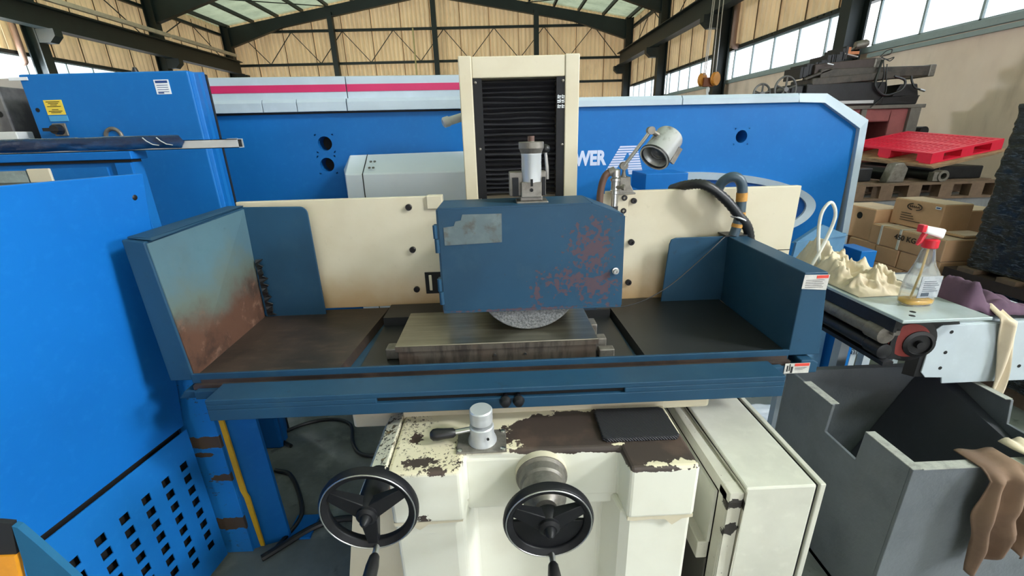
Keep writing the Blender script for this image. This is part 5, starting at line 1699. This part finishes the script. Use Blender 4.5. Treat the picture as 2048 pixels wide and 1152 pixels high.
MB().prism([(4.10, 1.157), (4.28, 1.157), (4.3, 1.30), (4.24, 1.36), (4.15, 1.35)], 'y', 4.55, 4.66).build('block', M_GREYM, SH2, 0.012)
MB().cyl((4.2, 4.66, 1.24), (4.2, 5.22, 1.24), 0.07, 18).build('shaft', M_DKMETAL, SH2)
for nm, lb, a in (('iron_bar', 'long black iron bar at the back of the wooden pallet', (3.7, 5.3, 5.24, 5.36, 1.158, 1.31)), ('iron_block', 'black filler block on the pallet left of the bearing block', (3.7, 4.05, 4.7, 5.15, 1.158, 1.30)),
                  ('iron_block', 'black filler block on the pallet right of the hollow roller', (4.8, 5.3, 4.72, 5.15, 1.158, 1.29))):
    tag(MB().box(*a).build(nm, M_DKMETAL, None, 0.012), lb, 'iron')  # the filler blocks make up the dark regions under the plywood

# plywood sheets and red plastic pallet, both sagging towards the near corner
NP = Vector((4.56, 4.6, 1.44))
ex = Vector((0.87, 0.12, 0.125))
ey = Vector((0.06, 1.03, 0.115))
lx, ly = ex.length, ey.length
exn = ex.normalized()
eyn = (ey - exn * ey.dot(exn)).normalized()
ezn = exn.cross(eyn)
PM = Matrix(((exn.x, eyn.x, ezn.x, NP.x), (exn.y, eyn.y, ezn.y, NP.y), (exn.z, eyn.z, ezn.z, NP.z), (0, 0, 0, 1)))
m_ = Mat('plywood', (186, 156, 120), 0.75)
m_.mottle((140, 110, 82), 14, 0.8, 0.4, 0.65, (0.2, 1, 6))
M_PLY = m_.m
for i in range(4):
    o = MB(PM).hexa([(-0.04 + 0.03 * i, -0.05 + 0.012 * i, -0.124 - 0.014 * i), (0.93 - 0.01 * i, -0.04 + 0.02 * i, -0.124 - 0.014 * i), (0.93, 1.05, -0.124 - 0.014 * i), (-0.08, 1.05, -0.124 - 0.014 * i)],
                   [(-0.04 + 0.03 * i, -0.05 + 0.012 * i, -0.113 - 0.014 * i), (0.93 - 0.01 * i, -0.04 + 0.02 * i, -0.113 - 0.014 * i), (0.93, 1.05, -0.113 - 0.014 * i), (-0.08, 1.05, -0.113 - 0.014 * i)]).build('plywood_sheet', M_PLY)
    tag(o, ('uppermost', 'second', 'third', 'lowest')[i] + ' of the sagging plywood sheets under the red pallet', 'plywood', 'plywood sheets')
M_REDP = simple('red_pallet_plastic', (236, 36, 70), 0.4, var=0.2, scale=5)
RP = thing('plastic_pallet', 'bright red plastic pallet lying on plywood sheets', 'pallet', tuple(PM @ Vector((0.4, 0.5, -0.11))))
for a in ((0, lx, 0, 0.05), (0, lx, ly - 0.05, ly), (0, 0.05, 0.05, ly - 0.05), (lx - 0.05, lx, 0.05, ly - 0.05), (lx / 2 - 0.04, lx / 2 + 0.04, 0.05, ly - 0.05)):
    MB(PM).box(a[0], a[1], a[2], a[3], -0.022, 0).build('deck_frame', M_REDP, RP, 0.003)
slat = MB().box(0, lx / 2 - 0.10, 0, 0.036, -0.018, -0.002).mesh('deck_slat')
q = PM.to_3x3()
ns = 16
for h in range(2):
    for i in range(ns):
        p = PM @ Vector((0.055 + h * (lx / 2 - 0.015), 0.068 + i * (ly - 0.13) / ns, 0))
        inst(slat, 'deck_slat', M_REDP, RP, p, q)
    for k in (0.33, 0.66):
        MB(PM).box(0.05 + h * lx / 2 + k * (lx / 2 - 0.09) - 0.01, 0.05 + h * lx / 2 + k * (lx / 2 - 0.09) + 0.01, 0.05, ly - 0.05, -0.02, -0.001).build('deck_rib', M_REDP, RP)
ft = MB().box(0, 0.15, 0, 0.15, -0.095, -0.02).mesh('foot')
for a in (0.0, lx / 2 - 0.075, lx - 0.15):
    for c in (0.0, ly / 2 - 0.075, ly - 0.15):
        inst(ft, 'foot', M_REDP, RP, PM @ Vector((a, c, 0)), q)
for c in (0.0, ly / 2 - 0.06, ly - 0.12):
    MB(PM).box(0, lx, c, c + 0.12, -0.111, -0.094).build('runner', M_REDP, RP, 0.002)

# ------------------------------------------------------------------ dismantled old machine by the right wall
M_OLD = simple('oily_old_iron', (78, 72, 66), 0.5, 0.3, var=0.8, scale=9, dark=(34, 33, 34))
M_OLDD = simple('black_greasy_iron', (36, 36, 40), 0.45, 0.2, var=0.7, scale=10, dark=(14, 14, 16))
M_PINK = simple('faded_red_primer', (150, 84, 84), 0.6, var=0.5, scale=6)
M_GREYP = simple('grey_green_frame', (112, 108, 102), 0.55, var=0.6, scale=8)
OM = thing('milling_machine', 'old dismantled machine tool with pink red casting and stacked slides by the right wall', 'machine', (4.7, 6.0, 0))
cs = MB()
x0, x1, z0, z1 = 4.2, 5.2, 0.0, 1.93
cs.box(x0, 4.56, 5.5, 6.3, z0, z1).box(4.94, x1, 5.5, 6.3, z0, z1).box(4.56, 4.94, 5.5, 6.3, z0, 1.3).box(4.56, 4.94, 5.5, 6.3, 1.77, z1).box(4.5, 5.0, 6.2, 6.3, 1.2, z1)
cst = cs.build('base_casting', M_PINK, OM, 0.02, 3)
MB().box(4.15, 5.35, 5.46, 6.35, 1.93, 1.975).build('casting_top', M_GREYP, cst, 0.006)
MB().box(4.52, 4.59, 5.47, 5.5, 1.72, 1.93).box(5.16, 5.3, 5.46, 6.3, 0, 1.93).build('casting_frame', M_GREYP, cst, 0.006)
MB().box(4.53, 4.97, 6.0, 6.1, 1.28, 1.8).build('casting_hollow', M_DARKHOLE, cst)
MB().cyl((5.36, 5.52, 1.64), (5.36, 5.40, 1.64), 0.06, 16).build('end_knob', M_OLDD, OM)
MB().box(3.72, 4.75, 5.45, 6.1, 1.976, 2.25).build('slide_block', M_OLDD, OM, 0.015)
MB().box(3.85, 4.62, 5.44, 5.45, 2.0, 2.035).build('bright_scale', M_ALU, OM)
MB().box(4.75, 5.25, 5.5, 6.1, 1.976, 2.07).hexa([(4.9, 5.5, 2.07), (5.25, 5.5, 2.07), (5.25, 6.0, 2.07), (4.9, 6.0, 2.07)], [(4.98, 5.5, 2.22), (5.2, 5.5, 2.22), (5.2, 6.0, 2.22), (4.98, 6.0, 2.22)]).build('saddle', M_OLDD, OM, 0.012)


def slab(name, m, xa, za, xb, zb, h, ya, yb, bev=0.01):
    return MB().hexa([(xa, ya, za), (xb, ya, zb), (xb, yb, zb), (xa, yb, za)], [(xa, ya, za + h), (xb, ya, zb + h), (xb, yb, zb + h), (xa, yb, za + h)]).build(name, m, OM, bev)


slab('lower_slide', M_OLD, 3.78, 2.22, 4.9, 2.285, 0.09, 5.45, 5.9)
slab('middle_slide', M_OLD, 3.9, 2.30, 5.36, 2.31, 0.12, 5.5, 5.85)
MB().box(5.30, 5.38, 5.49, 5.86, 2.30, 2.44).build('slide_end', M_GREYM, OM, 0.01)
slab('upper_slide', simple('brown_iron', (70, 58, 54), 0.5, 0.2, var=0.7, scale=8), 3.85, 2.36, 4.62, 2.42, 0.12, 5.55, 5.9)
MB().box(4.60, 4.70, 5.54, 5.9, 2.36, 2.54).build('slide_end', M_GREYM, OM, 0.02)
random.seed(21)
for i in range(16):
    x = 3.7 + i * 0.036
    z = 2.35 + i * 0.014
    MB().box(x, x + random.uniform(0.03, 0.06), 5.6, 5.95, z - 0.03, z + random.uniform(0.07, 0.13)).build('loose_part', M_OLDD, OM, 0.006)
slab('scrap_bar', M_OLD, 3.72, 2.29, 4.05, 2.40, 0.035, 5.5, 5.56)
slab('bright_bar', M_ALU, 3.95, 2.47, 4.03, 2.455, 0.012, 5.48, 5.49, 0)
slab('scrap_bar', M_CHROME, 4.2, 2.595, 4.42, 2.545, 0.025, 5.6, 5.66)
MB().lathe([(0.045, 0), (0.05, 0.02), (0.05, 0.12), (0.03, 0.15)], (4.42, 5.7, 2.70), (0.95, -0.2, 0.15), 18).cyl((4.24, 5.7, 2.58), (4.45, 5.7, 2.7), 0.012, 8).build('old_lamp', M_GREYM, OM)
MB().box(4.27, 4.34, 5.65, 5.7, 2.57, 2.68).box(4.34, 4.48, 5.68, 5.72, 2.6, 2.635).build('orange_clamp', simple('orange_rust', (206, 128, 82), 0.6, var=0.6, scale=30), OM)
MB().box(3.5, 3.72, 5.5, 5.95, 2.05, 2.24).build('gear_box', M_OLDD, OM, 0.02)
MB().hexa([(3.3, 5.6, 2.0), (3.75, 5.6, 2.0), (3.75, 5.9, 2.0), (3.3, 5.9, 2.0)], [(3.34, 5.6, 2.09), (3.75, 5.6, 2.13), (3.75, 5.9, 2.13), (3.34, 5.9, 2.09)]).build('apron', M_OLDD, OM)
MB().box(3.5, 4.25, 5.55, 6.3, 0.0, 2.0).build('knee', M_OLDD, OM, 0.02)
for cx, cz, R in ((3.13, 2.14, 0.115), (3.425, 2.185, 0.15)):
    hb = MB().torus((cx, 5.42, cz), R, 0.013, (0.15, -1, 0.05), 36, 8)
    for k in range(5):
        a = 2 * math.pi * k / 5 + 0.3
        hb.tube([(cx, 5.42, cz), (cx + R * math.cos(a), 5.42 + 0.15 * R * math.cos(a), cz + R * math.sin(a))], 0.011, 6)
    hb.cyl((cx, 5.40, cz), (cx + 0.03, 5.6, cz), 0.028, 12)
    hb.build('old_handwheel', simple('grey_iron_wheel', (104, 104, 104), 0.45, 0.4) if R < 0.12 else bpy.data.materials['grey_iron_wheel'], OM)
MB().box(3.1, 3.5, 5.52, 5.6, 2.09, 2.16).build('shaft_carrier', M_OLDD, OM, 0.01)
for pts, r in (([(4.66, 5.5, 2.5), (4.6, 5.45, 2.35), (4.58, 5.42, 2.2), (4.72, 5.42, 2.09), (4.92, 5.42, 2.14), (4.95, 5.42, 2.25), (4.82, 5.45, 2.31)], 0.014),
               ([(4.62, 5.5, 2.54), (4.68, 5.5, 2.6), (4.75, 5.5, 2.62), (4.74, 5.5, 2.57), (4.64, 5.5, 2.54), (4.72, 5.5, 2.51), (4.8, 5.5, 2.53), (4.76, 5.5, 2.49), (4.66, 5.48, 2.5), (4.68, 5.44, 2.3), (4.64, 5.44, 2.15)], 0.006),
               ([(4.69, 5.45, 2.45), (4.71, 5.44, 2.3), (4.75, 5.44, 2.12), (4.66, 5.44, 2.0), (4.6, 5.44, 1.95)], 0.006),
               ([(5.05, 5.46, 2.31), (5.07, 5.45, 2.24), (5.12, 5.44, 2.17), (5.2, 5.43, 2.14)], 0.012)):
    MB().tube(bez(pts, 60), r, 8).build('loose_cable', M_BLKHOSE, OM)
MB().cyl((5.18, 5.43, 2.145), (5.24, 5.42, 2.125), 0.014, 10).build('cable_plug', M_CHROME, OM)
OM.location = OM.location + Vector((0.24, 0.45, 0))

# ------------------------------------------------------------------ bridge crane whose hook block hangs over the hall
BC = thing('bridge_crane', 'orange crane hook block hanging on steel ropes before the right windows', 'crane', (4.1, 9.0, 5.2))
M_ORANGE = simple('orange_crane_paint', (222, 150, 60), 0.45, var=0.4, scale=10)
MB().box(-11.5, 5.9, 8.75, 9.25, 5.32, 5.85).build('girder', M_STEEL, BC)
for x in (-11.52, 5.92):
    MB().box(x - 0.12, x + 0.12, 8.2, 9.8, 5.2, 5.4).build('end_carriage', M_STEEL, BC)
MB().box(3.8, 4.4, 8.7, 9.3, 5.1, 5.32).build('trolley', M_ORANGE, BC)
for x0_, x1_ in ((3.99, 4.03), (4.02, 4.06), (4.15, 4.12), (4.22, 4.19)):
    MB().cyl((x0_ + 0.0, 9.0, 2.7), (x1_, 9.0, 5.15), 0.008, 6).build('rope', M_CHROME, BC)
hk = MB().box(3.99, 4.2, 8.97, 9.03, 2.5, 2.66).build('hook_block', simple('dark_orange_iron', (130, 72, 40), 0.5), BC, 0.01)
sv = MB().lathe([(0.03, -0.035), (0.11, -0.035), (0.12, -0.025), (0.10, 0), (0.12, 0.025), (0.11, 0.035), (0.03, 0.035)], (0, 0, 0), (0.55, -0.83, 0), 28).mesh('sheave')
for x, y in ((4.0, 9.06), (4.2, 8.95)):
    inst(sv, 'sheave', M_ORANGE, hk, (x, y, 2.63))
MB().lathe([(0.03, 0), (0.035, 0.05), (0.02, 0.09)], (4.1, 9.0, 2.41), n=14).tube(bez([(4.1, 9, 2.42), (4.1, 9, 2.36), (4.15, 9, 2.31), (4.14, 9, 2.25), (4.08, 9, 2.23), (4.04, 9, 2.27)], 20), 0.022, 10).build('hook', M_ALU, hk)
